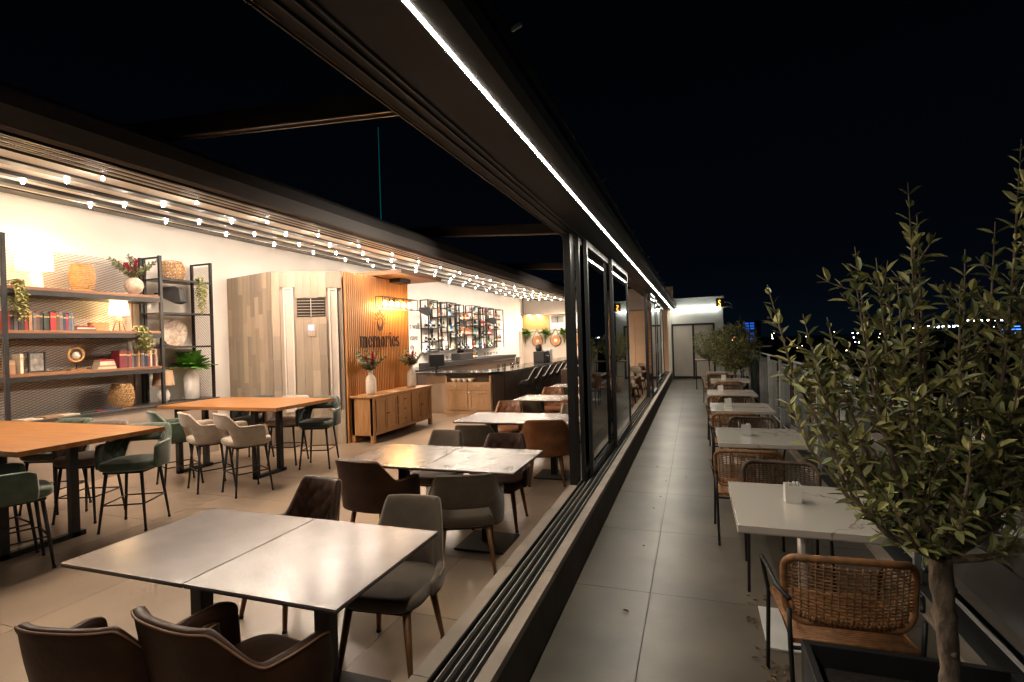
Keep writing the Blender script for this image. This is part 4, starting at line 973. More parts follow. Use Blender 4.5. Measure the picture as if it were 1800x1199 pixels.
def door(y0, y1, side):
    d = MB().box(0.4605, 0.468, y0, y1, 0.205, 0.785).build('door', M_oak, sb)
    for bx in ((y0, y0+0.05, 0.205, 0.785), (y1-0.05, y1, 0.205, 0.785), (y0+0.0505, y1-0.0505, 0.735, 0.785), (y0+0.0505, y1-0.0505, 0.205, 0.255)):
        MB().box(0.4685, 0.478, *bx).build('door_frame', M_oak, d, bevel=0.0015)
    yk = y1-0.025 if side > 0 else y0+0.025
    MB().lathe([(0.006, 0), (0.006, 0.015), (0.015, 0.022), (0.0, 0.03)], 10, M=Matrix.Translation((0.4785, yk, 0.5)) @ Matrix.Rotation(pi/2, 4, 'Y')).build('knob', M_knob, d, smooth=True)
door(0.09, 0.44, 1); door(0.45, 0.80, -1); door(1.36, 1.74, 1); door(1.75, 2.13, -1)
for k in range(3):
    z0 = 0.21+k*0.195
    d = MB().box(0.4605, 0.476, 0.83, 1.33, z0, z0+0.185).build('drawer', M_oak, sb, bevel=0.003)
    for a in (0.84, 1.30): MB().box(0.4765, 0.481, a, a+0.02, z0+0.02, z0+0.165).build('drawer_trim', M_oak, d)
    MB().lathe([(0.006, 0), (0.006, 0.015), (0.015, 0.022), (0.0, 0.03)], 10, M=Matrix.Translation((0.4765, 1.08, z0+0.1)) @ Matrix.Rotation(pi/2, 4, 'Y')).build('knob', M_knob, d, smooth=True)
tag(MB().box(-5.72, -5.52, 8.75, 9.02, 0.8615, 0.868).build('menu_sheet', M_paper), 'sheet of paper on the sideboard between the two vases', 'paper')

# ------------------------------------------------------------------ bar
bar = thing('bar_counter', 'long L-shaped bar with black stone top and oak cabinet at its end', 'bar', (0, 0, 0))
b = MB(); b.prism([(-6.86, 11.75), (-4.75, 11.75), (-4.36, 12.25), (-4.36, 21.2), (-5.2, 21.2), (-5.2, 12.65), (-6.86, 12.65)], 0.99, 1.035, 'z'); b.build('countertop', M_blackstone, bar, bevel=0.004)
b = MB(); b.prism([(-6.5, 11.9), (-4.66, 11.9), (-4.56, 12.3), (-4.56, 21.1), (-5.0, 21.1), (-5.0, 12.5), (-6.5, 12.5)], 0.0, 0.988, 'z'); b.build('bar_body', M_brownlam, bar)
MB().box(-6.5, -5.945, 11.86, 11.898, 0, 0.985).build('end_panel', M_taupe, bar)
for k in range(12): MB().box(-4.557, -4.545, 12.35+k*0.73, 12.35+k*0.73+0.715, 0.09, 0.97).build('front_panel', M_brownlam, bar, bevel=0.002)
cb = MB().box(-5.93, -4.70, 11.80, 11.897, 0.085, 0.79).build('end_cabinet', M_barwood, bar, bevel=0.003)
MB().box(-5.98, -4.66, 11.76, 11.897, 0.0, 0.083).build('plinth', M_barwood, bar, bevel=0.003)
for x in (-5.93, -4.745): MB().box(x, x+0.045, 11.80, 11.897, 0.791, 0.95).build('cheek', M_barwood, bar)
for (a, c) in ((-5.915, -5.325), (-5.305, -4.715)):
    d = MB().box(a, c, 11.786, 11.799, 0.60, 0.775).build('drawer', M_barwood, bar, bevel=0.003)
    MB().lathe([(0.008, 0), (0.008, 0.02), (0.02, 0.028), (0.0, 0.04)], 10, M=Matrix.Translation(((a+c)/2, 11.785, 0.69)) @ Matrix.Rotation(pi/2, 4, 'X')).build('knob', M_white, d, smooth=True)
    d = MB().box(a, c, 11.792, 11.799, 0.105, 0.585).build('door', M_barwood, bar)
    for bx in ((a, a+0.07, 0.105, 0.585), (c-0.07, c, 0.105, 0.585), (a+0.071, c-0.071, 0.515, 0.585), (a+0.071, c-0.071, 0.105, 0.175)):
        MB().box(bx[0], bx[1], 11.782, 11.7915, bx[2], bx[3]).build('door_frame', M_barwood, d, bevel=0.002)
    xk = -5.36 if a < -5.5 else -5.27
    MB().lathe([(0.008, 0), (0.008, 0.02), (0.02, 0.028), (0.0, 0.04)], 10, M=Matrix.Translation((xk, 11.781, 0.55)) @ Matrix.Rotation(pi/2, 4, 'X')).build('knob', M_white, d, smooth=True)
et = thing('egg_tray', 'pale tray of upside-down cups in the bar cabinet niche', 'tray', (-5.45, 11.84, 0.792))
for k in range(4):
    MB().lathe([(0.045, 0.0), (0.06, 0.05), (0.065, 0.075)], 14, (-0.26+k*0.15, 0, 0)).build('cup', M_white, et, smooth=True)
MB().box(-0.34, 0.30, -0.06, 0.05, 0.076, 0.09).build('lid', M_white, et, bevel=0.003)
# shell stools along the bar
def bar_chair(x, y, rz, label):
    if 'bc' in PROTO: return dup(PROTO['bc'], (x, y, 0), rz, label)
    t = thing('counter_stool', label, 'bar stool', (x, y, 0), rz, 'black stools along the bar front'); hs = 0.72
    sh, pp = shell(0.44, 0.40, hs, 0.36, 0.06, False, False, phimax=95, lean=0.35, th=0.022, ns=60, low=-0.01); sh.build('backrest', M_spk, t, smooth=True)
    MB().tube(pp[8:-8], 0.008, 6).build('back_edge', M_steel, t, smooth=True)
    cushion(0.42, 0.40, hs-0.05, 0.04).build('seat', M_spk, t, smooth=True)
    for a in (-1, 1):
        for c in (-1, 1): MB().tube([(a*0.12, c*0.12, hs-0.05), (a*0.21, c*0.21, 0)], 0.009, 8).build('leg', M_black, t, smooth=True)
    z = 0.25; f = 0.18; MB().tube([(-f, -f, z), (f, -f, z), (f, f, z), (-f, f, z), (-f, -f, z)], 0.007, 6).build('footrest', M_black, t)
    PROTO['bc'] = t; return t
for i in range(11): bar_chair(-4.12, 12.65+i*0.74, pi/2+random.uniform(-.12, .12), '%s black shell stool along the bar front' % (['nearest']+[nth(k) for k in range(1, 11)])[i])
MB_ = None
bk = thing('back_counter', 'black topped service counter under the bottle racks', 'counter', (0, 0, 0))
MB().box(-8.49, -7.5, 13.2, 22.4, 0.0, 0.98).build('counter_body', M_brownlam, bk); MB().box(-8.49, -7.45, 13.15, 22.45, 0.982, 1.02).build('counter_top', M_blackstone, bk, bevel=0.003)
MB().box(-8.2, -7.5, 14.5, 22.0, 1.02, 1.16).build('raised_ledge', M_spk, bk, bevel=0.004)
ws = thing('white_shelf', 'low white open shelf between sign wall and bar', 'shelf', (-8.1, 12.2, 0))
for z in (0.0, 0.42, 0.84, 1.22): MB().box(-0.3, 0.35, -0.6, 0.75, z, z+0.04).build('board', M_wallc, ws)
for yy in (-0.6, 0.05, 0.71): MB().box(-0.3, 0.35, yy, yy+0.04, 0.041, 0.839).build('divider', M_wallc, ws)
mo = thing('till_monitor', 'black till screen standing on the back counter', 'monitor', (-7.0, 13.4, 1.036), -0.5)
MB().box(-0.02, 0.02, -0.24, 0.24, 0.12, 0.44).build('screen', M_spk, mo, bevel=0.006); MB().box(-0.08, 0.08, -0.1, 0.1, 0, 0.015).build('stand_foot', M_spk, mo); MB().box(-0.03, -0.01, -0.03, 0.03, 0.015, 0.2).build('stand', M_spk, mo)
for o_ in [mo]: o_.location = (-6.5, 12.5-0.05, 1.036)
pr = tag(MB().box(-7.9, -7.55, 16.2, 17.3, 1.161, 1.40).build('bar_appliance', M_spk, bevel=0.02), 'long black appliance on the raised back counter', 'appliance')
cm = thing('coffee_machine', 'black coffee grinder and machine standing on the bar top', 'coffee machine', (-4.85, 16.9, 1.036))
MB().box(-0.22, 0.16, -0.3, 0.3, 0.0, 0.36).build('body', M_spk, cm, bevel=0.02)
MB().lathe([(0.08, 0.36), (0.11, 0.45), (0.10, 0.58), (0.05, 0.60)], 14, (-0.05, -0.2, 0)).build('hopper', M_spk, cm, smooth=True)
MB().box(-0.2, 0.2, 0.32, 0.62, 0.0, 0.42).build('side_panel', M_steel, cm, bevel=0.01)
for k in range(5): MB().lathe([(0.025, 0.36), (0.035, 0.43)], 10, (-0.1+0.05*(k % 2), 0.02+k*0.07, 0)).build('cup', M_white, cm)
MB().tube([(0.16, -0.1, 0.22), (0.26, -0.1, 0.2)], 0.015, 8).build('group_handle', M_steel, cm)
tp_ = thing('sink_tap', 'curved chrome tap at the end of the bar sink', 'tap', (-5.15, 15.0, 1.036)); MB().tube([(0, -0.0, 0)]+[(0, 0.13-0.13*cos(a/8*pi), 0.14+0.13*sin(a/8*pi)) for a in range(9)]+[(0, 0.26, 0.08)], 0.012, 8).build('spout', M_steel, tp_, smooth=True)
for i, yy in enumerate((13.0, 13.25, 13.5, 13.9, 14.2, 14.5)):
    tag(MB().lathe([(0.028, 0), (0.036, 0.12)], 12).build('tumbler', M_gl, loc=(-4.95+0.05*(i % 2), yy, 1.036), smooth=True), 'clear tumbler on the bar top, %s from the cabinet end' % nth(i), 'glass', 'tumblers on the bar')
pt = thing('partition', 'low brown upholstered partition beyond the bar stools', 'partition', (-3.45, 14.2, 0))
MB().box(-0.1, 0.12, 0, 6.5, 0.0, 0.95).build('panel', pm('brown_upholstery', (0.085, 0.052, 0.034), 0.7, var=0.12, scale=3, bump=0.1), pt, bevel=0.03)
tr = thing('serving_table', 'narrow dark wood serving table beyond the far end of the bar', 'table', (-4.1, 22.6, 0))
MB().box(-0.9, 0.9, -0.3, 0.3, 0.96, 1.02).build('top', M_shelfwood, tr, bevel=0.004)
for x in (-0.8, 0.8):
    for yy in (-0.25, 0.25): MB().box(x-0.03, x+0.03, yy-0.03, yy+0.03, 0, 0.958).build('leg', M_shelfwood, tr)

# ---- bottle racks on the wall
BOT = {'amber': (0.38, 0.11, 0.02), 'clear': (0.55, 0.55, 0.52), 'green': (0.03, 0.12, 0.04), 'blue': (0.02, 0.10, 0.38), 'red': (0.45, 0.03, 0.02), 'orange': (0.60, 0.20, 0.03), 'yellow': (0.60, 0.38, 0.04), 'teal': (0.03, 0.28, 0.30), 'black': (0.015, 0.015, 0.017), 'white': (0.62, 0.60, 0.56)}
BTM = {k: pm('bottle_'+k, c, 0.15, var=0.1, scale=20, coat=0.5) for k, c in BOT.items()}
bshapes = [[(0.036, 0), (0.04, 0.01), (0.04, 0.17), (0.015, 0.22), (0.014, 0.29), (0.017, 0.30)], [(0.045, 0), (0.05, 0.02), (0.05, 0.13), (0.018, 0.18), (0.018, 0.23), (0.02, 0.245)],
           [(0.05, 0), (0.055, 0.06), (0.04, 0.14), (0.014, 0.19), (0.014, 0.25)], [(0.032, 0), (0.036, 0.02), (0.036, 0.21), (0.013, 0.26), (0.013, 0.33)]]
bmesh_ = {}
def bottle(col, sh, loc, label, k=1.0):
    key = (col, sh)
    if key not in bmesh_:
        body = MB().lathe(bshapes[sh], 12).mesh('bottle', BTM[col], True)
        lab = MB().lathe([(bshapes[sh][2][0]+0.001, 0.045), (bshapes[sh][2][0]+0.001, 0.125)] if sh != 2 else [(0.0575, 0.04), (0.052, 0.10)], 12, cap=False).mesh('bottle_label', BTM['white'] if col not in ('clear', 'white') else BTM['black'], True)
        cap = MB().lathe([(0.0185, bshapes[sh][-1][1]-0.01), (0.0185, bshapes[sh][-1][1]+0.015)], 8).mesh('bottle_cap', BTM['black'])
        bmesh_[key] = (body, lab, cap)
    t = link('bottle', bmesh_[key][0], None, loc, None, (k, k, k)); tag(t, label, 'bottle', 'bottles on the bar racks')
    link('bottle_label', bmesh_[key][1], t); link('bottle_cap', bmesh_[key][2], t); return t
units = [(15.20, 15.90, 1.50, 3.22, (1.50, 1.82, 2.28, 2.95)), (15.98, 16.45, 1.55, 3.18, (1.55, 1.86, 2.30, 2.66)), (16.60, 17.37, 1.52, 3.22, (1.52, 2.15, 2.72, 3.0)), (17.42, 17.85, 1.52, 3.18, (1.52, 1.95, 2.40, 2.85)),
         (18.79, 19.65, 1.52, 3.22, (1.52, 2.05, 2.42, 2.68, 2.95)), (19.70, 20.12, 1.52, 3.18, (1.52, 1.95, 2.38, 2.90)), (20.16, 21.16, 1.52, 3.2, (1.52, 2.05, 2.45, 2.92)), (21.2, 22.1, 1.52, 3.18, (1.75, 2.30, 2.72))]
un = ['leftmost', 'second', 'third', 'fourth', 'fifth', 'sixth', 'seventh', 'rightmost']
cols = list(BOT)
pal = [['clear', 'blue', 'white', 'black'], ['green', 'white', 'amber', 'orange'], ['orange', 'blue', 'amber', 'yellow', 'teal'], ['green', 'clear', 'black', 'green'], ['teal', 'amber', 'clear', 'orange', 'blue'], ['white', 'red', 'orange', 'blue'], ['red', 'green', 'clear', 'red'], ['clear', 'amber', 'yellow', 'green']]
for i, (y0, y1, z0, z1, shv) in enumerate(units):
    dep = 0.30+0.08*(i % 2)
    u = thing('bottle_rack', '%s black bottle rack on the wall behind the bar' % un[i], 'rack', (-8.49, y0, 0), 0, 'black bottle racks behind the bar'); W = y1-y0; t_ = 0.032
    for x in (0.02, dep):
        for yy in (t_/2, W-t_/2): MB().box(x-t_/2, x+t_/2, yy-t_/2, yy+t_/2, z0-0.02, z1).build('upright', M_black, u)
    for z in (z1-t_/2,):
        MB().bar((dep, t_+0.001, z), (dep, W-t_-0.001, z), t_).build('top_bar', M_black, u)
        for yy in (t_/2, W-t_/2): MB().bar((0.04, yy, z), (dep-0.02, yy, z), t_-0.004).build('side_bar', M_black, u)
    for j, z in enumerate(shv):
        MB().box(0.005, dep+0.012, t_+0.002, W-t_-0.002, z-0.018, z+0.006).build('shelf', M_black, u)
        n = max(2, int(W/0.115)); yy = 0.08
        for q in range(n):
            if random.random() < 0.14: yy += 0.11; continue
            col = random.choice(pal[i]) if random.random() < 0.75 else random.choice(cols); nx = (shv[j+1] if j+1 < len(shv) else z1)-z
            k = min(1.0, (nx-0.05)/0.34)
            bottle(col, random.randrange(4), (-8.49+dep-0.09-random.uniform(0, .06), y0+yy, z+0.007), '%s bottle, %s from the left on the %s shelf up of the %s rack' % (col, nth(q), nth(j), un[i]), k)
            yy += 0.112
            if yy > W-0.06: break
    if i % 2 == 0:
        tag(MB().box(-8.485, -8.47, y0+0.06, y1-0.06, z0+0.02, z0+0.035).build('rack_light', emat('rack_led', (1, 0.9, 0.76), 14)), 'small warm strip light behind the %s rack' % un[i], 'light strip')
        plight('rack_glow', (-8.30, (y0+y1)/2, z0+0.24), 1.6, (1.0, 0.86, 0.70), 0.08); plight('rack_glow', (-8.30, (y0+y1)/2, z1-0.35), 1.6, (1.0, 0.86, 0.70), 0.08)
mr_ = thing('middle_rack', 'grey backed bottle shelves between the two groups of black racks', 'rack', (-8.49, 17.92, 0))
MB().box(0.002, 0.02, 0, 0.85, 1.4, 2.95).build('back_panel', pm('grey_back', (0.28, 0.27, 0.25), 0.5, var=0.1, scale=2), mr_)
for j, z in enumerate((1.50, 2.06, 2.62)):
    MB().box(0.021, 0.28, 0.0, 0.85, z-0.03, z).build('shelf', M_black, mr_)
    for q in range(7): bottle((['clear', 'black', 'teal'], ['amber', 'orange', 'amber'], ['red', 'yellow', 'amber'])[j][q % 3 if q != 5 else 0], (q*3+j) % 4, (-8.32, 17.98+q*0.118, z+0.001), '%s bottle, %s from the left on the %s middle shelf' % ((['clear', 'black', 'teal'], ['amber', 'orange', 'amber'], ['red', 'yellow', 'amber'])[j][q % 3 if q != 5 else 0], nth(q), ['lowest', 'centre', 'top'][j]))
MB().box(0.021, 0.30, -0.02, 1.0, 1.36, 1.46).build('base_box', M_black, mr_)
speaker((-8.1, 20.6, 2.62), 0.6, 'black wall loudspeaker among the right-hand bottle racks')
for i in range(9):
    tag(MB().lathe([(0.03, 0), (0.004, 0.01), (0.004, 0.07), (0.035, 0.10), (0.038, 0.16), (0.03, 0.19)], 12, cap=False).build('wine_glass', M_gl, loc=(-7.62, 14.7+i*0.32+(2.6 if i > 3 else 0), 1.162), smooth=True), 'wine glass on the raised back counter, %s from the left' % nth(i), 'glass', 'wine glasses on the back counter')
for i in range(4): bottle(['black', 'amber', 'black', 'green'][i], 3, (-7.7, 17.6+i*0.13, 1.162), '%s bottle standing on the raised back counter, %s of four' % (['black', 'amber', 'black', 'green'][i], nth(i)))
# wooden drops and ferns on the end wall
for i, x in enumerate((-7.67, -6.70, -5.70)):
    d = thing('wall_ornament', ['left', 'middle', 'right'][i]+' round wooden ornament hung in a dark drop-shaped band', 'ornament', (x, 25.98, 1.72), 0, 'wooden drop ornaments on the end wall')
    b = MB(); n = 28
    for k in range(n):
        a0, a1 = 2*pi*k/n, 2*pi*(k+1)/n
        q = [(0.27*cos(a0), 0.27*sin(a0)), (0.27*cos(a1), 0.27*sin(a1)), (0.09*cos(a1), 0.09*sin(a1)), (0.09*cos(a0), 0.09*sin(a0))]
        b.add([(p[0], -0.04, p[1]) for p in q]+[(p[0], -0.01, p[1]) for p in q], [(0, 1, 2, 3), (7, 6, 5, 4), (0, 4, 5, 1), (2, 6, 7, 3)])
    b.build('disc', pm('orange_wood_disc', (0.48, 0.24, 0.11), 0.45, var=0.15, scale=6), d)
    tg = [(0.285*cos(radians(a)), 0.285*sin(radians(a))) for a in range(160, 381, 10)]
    tg = [(0.0, 0.62)]+tg+[(0.0, 0.62)]
    MB().tube([(p[0], -0.03, p[1]) for p in tg], 0.012, 6).build('band', M_black, d)
    MB().lathe([(0.0, 0), (0.085, 0), (0.085, 0.01), (0, 0.01)], 18, cap=False, M=Matrix.Translation((0, -0.02, 0)) @ Matrix.Rotation(pi/2, 4, 'X')).build('centre', M_white if i < 2 else pm('pale_blue_disc', (0.35, 0.5, 0.52), 0.3, var=0.1), d)
for i, x in enumerate((-8.26, -7.2, -6.2, -5.3)):
    f = fern((x, 25.75, 2.05), 0.42, 26, ['first', 'second', 'third', 'fourth'][i]+' green fern from the left on the end wall', 'wall_fern', hang=0.22)
    f['group'] = 'ferns on the end wall'
    MB().lathe([(0.0, -0.5), (0.03, -0.4), (0.06, -0.1), (0.08, 0)], 10).build('cone_pot', M_leaf_d, f)

# ================================================================== TERRACE
def rounded_rect(w_, h, r, n=6):
    pts = []
    for cx, cz, a0 in ((w_/2-r, h-r, 0), (-w_/2+r, h-r, 90), (-w_/2+r, r, 180), (w_/2-r, r, 270)):
        for k in range(n+1): a = radians(a0+90*k/n); pts.append((cx+r*cos(a), cz+r*sin(a)))
    return pts
def rope_chair(x, y, rz, label, dark=False):
    key = ('rope', dark)
    if key in PROTO: return dup(PROTO[key], (x, y, 0), rz, label)
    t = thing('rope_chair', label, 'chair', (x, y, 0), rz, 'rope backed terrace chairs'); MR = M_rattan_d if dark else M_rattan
    W, H0, H1 = 0.50, 0.50, 0.80
    def bp(u, z):      # curved back surface: u -1..1
        f = (z-H0)/(H1-H0); return Vector((u*W/2*(1+0.04*f), -0.235-0.05*f+0.075*u*u*(1+0.3*f), z))
    fr = [bp(p[0]/(W/2), H0+p[1]) for p in rounded_rect(W, H1-H0, 0.07)]; fr.append(fr[0])
    MB().tube(fr, 0.016, 8, cap=False).build('back_frame', MR, t, smooth=True)
    wv = MB(); 
    for k in range(17):
        u = -0.88+k*1.76/16; o = 0.003*(1 if k % 2 else -1)
        m_ = 0.03*max(0, (abs(u)-0.72))/0.28
        wv.tube([bp(u, H0+0.01+m_+(H1-H0-0.02-2*m_)*j/8)+Vector((0, o*(1 if j % 2 else -1), 0)) for j in range(9)], 0.0042, 5)
    for j in range(17):
        z = H0+0.02+(H1-H0-0.04)*j/16; ue = 0.97 if 3 < j < 13 else 0.90
        sg = 1 if j % 2 else -1
        wv.tube([bp(-ue+2*ue*k/18, z)+Vector((0, 0.004*sg*(1 if k % 2 else -1), 0.0)) for k in range(19)], 0.0046 if j < 7 else 0.0036, 5)
    for k in range(22):   # denser binding low on the back
        u = -0.8+k*1.6/21; wv.tube([bp(u, H0+0.005), bp(u+0.01, H0+0.05)+Vector((0, -0.006, 0))], 0.005, 5)
    tag(wv.build('woven_back', MR, t, smooth=True), kind='stuff')
    # seat
    se = MB(); SW, SD = 0.48, 0.46
    MB().tube([(SW/2, -SD/2, 0.43), (SW/2, SD/2, 0.44), (-SW/2, SD/2, 0.44), (-SW/2, -SD/2, 0.43), (SW/2, -SD/2, 0.43)], 0.014, 8).build('seat_frame', MR, t, smooth=True)
    for k in range(30): yy = -SD/2+0.01+k*(SD-0.02)/29; se.tube([(-SW/2, yy, 0.437), (0, yy, 0.428), (SW/2, yy, 0.437)], 0.0085, 5)
    tag(se.build('woven_seat', MR, t, smooth=True), kind='stuff')
    for s_ in (-1, 1):
        MB().tube([(s_*0.245, -0.27, 0.0), (s_*0.25, -0.245, 0.42), (s_*0.255, -0.26, H0+0.08)], 0.0105, 8).build('leg', M_dark, t, smooth=True)
        MB().tube([(s_*0.25, -0.25, 0.62), (s_*0.285, -0.17, 0.64), (s_*0.29, 0.10, 0.645), (s_*0.285, 0.21, 0.62), (s_*0.27, 0.245, 0.55), (s_*0.25, 0.24, 0.43), (s_*0.26, 0.26, 0.0)], 0.0105, 8).build('arm_leg', M_dark, t, smooth=True)
    MB().tube([(-0.25, -0.24, 0.40), (0, -0.2, 0.385), (0.25, -0.24, 0.40)], 0.009, 8).build('cross_rail', M_dark, t, smooth=True)
    PROTO[key] = t; return t
def marble_table(x, y, label):
    if 'mt' in PROTO: return dup(PROTO['mt'], (x, y, 0), 0, label)
    t = thing('marble_table', label, 'table', (x, y, 0), 0, 'marble topped tables along the railing')
    MB().box(-0.39, 0.39, -0.445, 0.445, 0.728, 0.765).build('tabletop', M_marble, t, bevel=0.003)
    MB().box(-0.392, 0.392, -0.447, 0.447, 0.7245, 0.7275).build('top_edge', M_stone, t)
    MB().lathe([(0.038, 0.02), (0.038, 0.72)], 20).build('column', M_steel, t, smooth=True)
    MB().box(-0.24, 0.24, -0.24, 0.24, 0.0, 0.014).build('foot_plate', M_steel, t, bevel=0.003)
    MB().box(-0.2, 0.2, -0.2, 0.2, 0.715, 0.7245).build('top_plate', M_steel, t); PROTO['mt'] = t; return t
MTY = [3.49, 5.75, 7.95, 9.92, 12.6, 15.0]
for i, y in enumerate(MTY): marble_table(0.585 if i < 4 else 0.72, y, '%s marble table on the terrace%s' % (ordn[i], ' beside the big potted tree' if i == 0 else ''))
rope_chair(0.60, 2.83, 0.06, 'brown rope chair in front of the nearest marble table by the planter')
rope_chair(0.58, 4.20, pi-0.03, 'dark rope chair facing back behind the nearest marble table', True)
rope_chair(0.40, 5.02, 0.0, 'orange brown rope chair before the second marble table on the aisle side')
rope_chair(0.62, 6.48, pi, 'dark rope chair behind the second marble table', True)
rope_chair(0.45, 7.20, 0.0, 'brown rope chair before the third marble table')
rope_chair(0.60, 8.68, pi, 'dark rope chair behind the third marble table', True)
rope_chair(0.44, 9.20, 0.0, 'brown rope chair before the fourth marble table')
rope_chair(0.60, 10.75, pi, 'dark rope chair behind the fourth marble table', True)
rope_chair(0.62, 11.85, 0.1, 'brown rope chair before the fifth marble table')
rope_chair(0.55, 13.4, pi, 'dark rope chair behind the fifth marble table', True)
rope_chair(0.50, 14.3, 0.2, 'brown rope chair before the sixth marble table')
def caddy(x, y, label, steel):
    t = thing('napkin_holder', label, 'holder', (x, y, 0.7655), random.uniform(-.1, .1), 'small holders on the marble tables')
    b = MB()
    for bx in ((-0.045, 0.045, -0.04, -0.036), (-0.045, 0.045, 0.036, 0.04), (-0.045, -0.041, -0.0359, 0.0359), (0.041, 0.045, -0.0359, 0.0359)): b.box(*bx, 0, 0.105)
    b.box(-0.041, 0.041, -0.036, 0.036, 0, 0.004); b.build('box_sides', M_white if not steel else M_steel, t)
    for k in range(5): MB().box(-0.035+k*0.015, -0.033+k*0.015, -0.032, 0.032, 0.005, 0.108+0.008*(k % 2)).build('napkin', M_paper, t)
    for k in range(2): MB().lathe([(0.009, 0.005), (0.009, 0.115), (0.004, 0.12)], 8, (0.03-0.02*k, 0.015, 0)).build('shaker', M_steel, t, smooth=True)
for i, y in enumerate(MTY[:5]): caddy((0.54, 0.47, 0.43, 0.42, 0.6)[i], y+(0.06, 0.0, 0.05, 0.1, 0)[i], '%s white and steel napkin holder on the %s marble table' % ('angular' if i == 0 else 'small', ordn[i]), i in (1,))
# far corner stand and other things by the door
hs_ = thing('high_stand', 'narrow wooden high stand in front of the glazed end door', 'stand', (0.62, 18.3, 0))
MB().box(-0.62, 0.55, -0.3, 0.3, 0.93, 0.965).build('top', M_shelfwood, hs_, bevel=0.004)
for x in (-0.58, 0.5):
    for yy in (-0.25, 0.25): MB().box(x-0.015, x+0.015, yy-0.015, yy+0.015, 0, 0.929).build('leg', M_black, hs_)
tag(MB().box(0.42, 0.50, 17.9, 17.98, 0.966, 1.10).build('candle', M_white, bevel=0.01), 'white square candle on the wooden high stand', 'candle')
# railing
rl = thing('glass_railing', 'long glass railing with slanted steel posts and flat handrail along the terrace', 'railing', (1.45, 0, 0))
MB().bar((0.0, -2, 1.335), (0.0, 18.9, 1.335), 0.055, 0.018).build('handrail', M_steel, rl, bevel=0.003)
py_ = [0.1, 1.55, 2.95, 4.4, 5.9, 7.4, 8.9, 10.4, 11.9, 13.4, 14.9, 16.4, 17.9, 18.86]
M_post = pm('post_steel', (0.45, 0.47, 0.48), 0.4, metal=0.15, var=0.1, scale=6)
for i, y in enumerate(py_):
    MB().box(-0.03, 0.012, y-0.018, y+0.018, 0.0, 1.325).build('post', M_post, rl, bevel=0.003)
    MB().box(0.016, 0.05, y-0.03, y-0.012, 0.12, 1.22).build('clamp_bar', M_post, rl)
    if i < len(py_)-1: MB().box(0.052, 0.064, y+0.03, py_[i+1]-0.03, 0.10, 1.22).build('glass_pane', M_rglass, rl); MB().box(0.051, 0.065, y+0.03, py_[i+1]-0.03, 1.2205, 1.232).build('glass_edge', M_gedge, rl); MB().box(0.045, 0.07, y+0.03, py_[i+1]-0.03, 0.075, 0.0995).build('glass_channel', M_steel, rl)
MB().bar((0.01, 18.92, 1.335), (0.9, 18.92, 1.335), 0.05, 0.018).build('end_handrail', M_steel, rl)
r2 = thing('end_railing', 'set back glass railing near the far trees', 'railing', (1.28, 0, 0))
MB().bar((0.2, 19.6, 1.34), (1.2, 19.6, 1.34), 0.04, 0.02).build('handrail', M_steel, r2)
for i, y in enumerate((14.2, 15.2, 16.2, 17.2, 18.2)):
    MB().box(-0.012, 0.012, y+0.02, y+0.96, 0.05, 1.22).build('glass_pane', M_rglass, r2); MB().box(-0.02, 0.02, y-0.018, y+0.018, 0, 1.24).build('post', M_steel, r2)

struct(MB().box(1.61, 2.7, -2.6, 23, -0.5, -0.42).build('outer_ledge', pm('outer_ledge_render', (0.13, 0.23, 0.21), 0.5, var=0.15, scale=1.5)))
struct(MB().box(2.7, 2.85, -2.6, 23, -0.9, -0.12).build('outer_parapet', pm('parapet_grey', (0.15, 0.24, 0.22), 0.5, var=0.15, scale=1.5)))
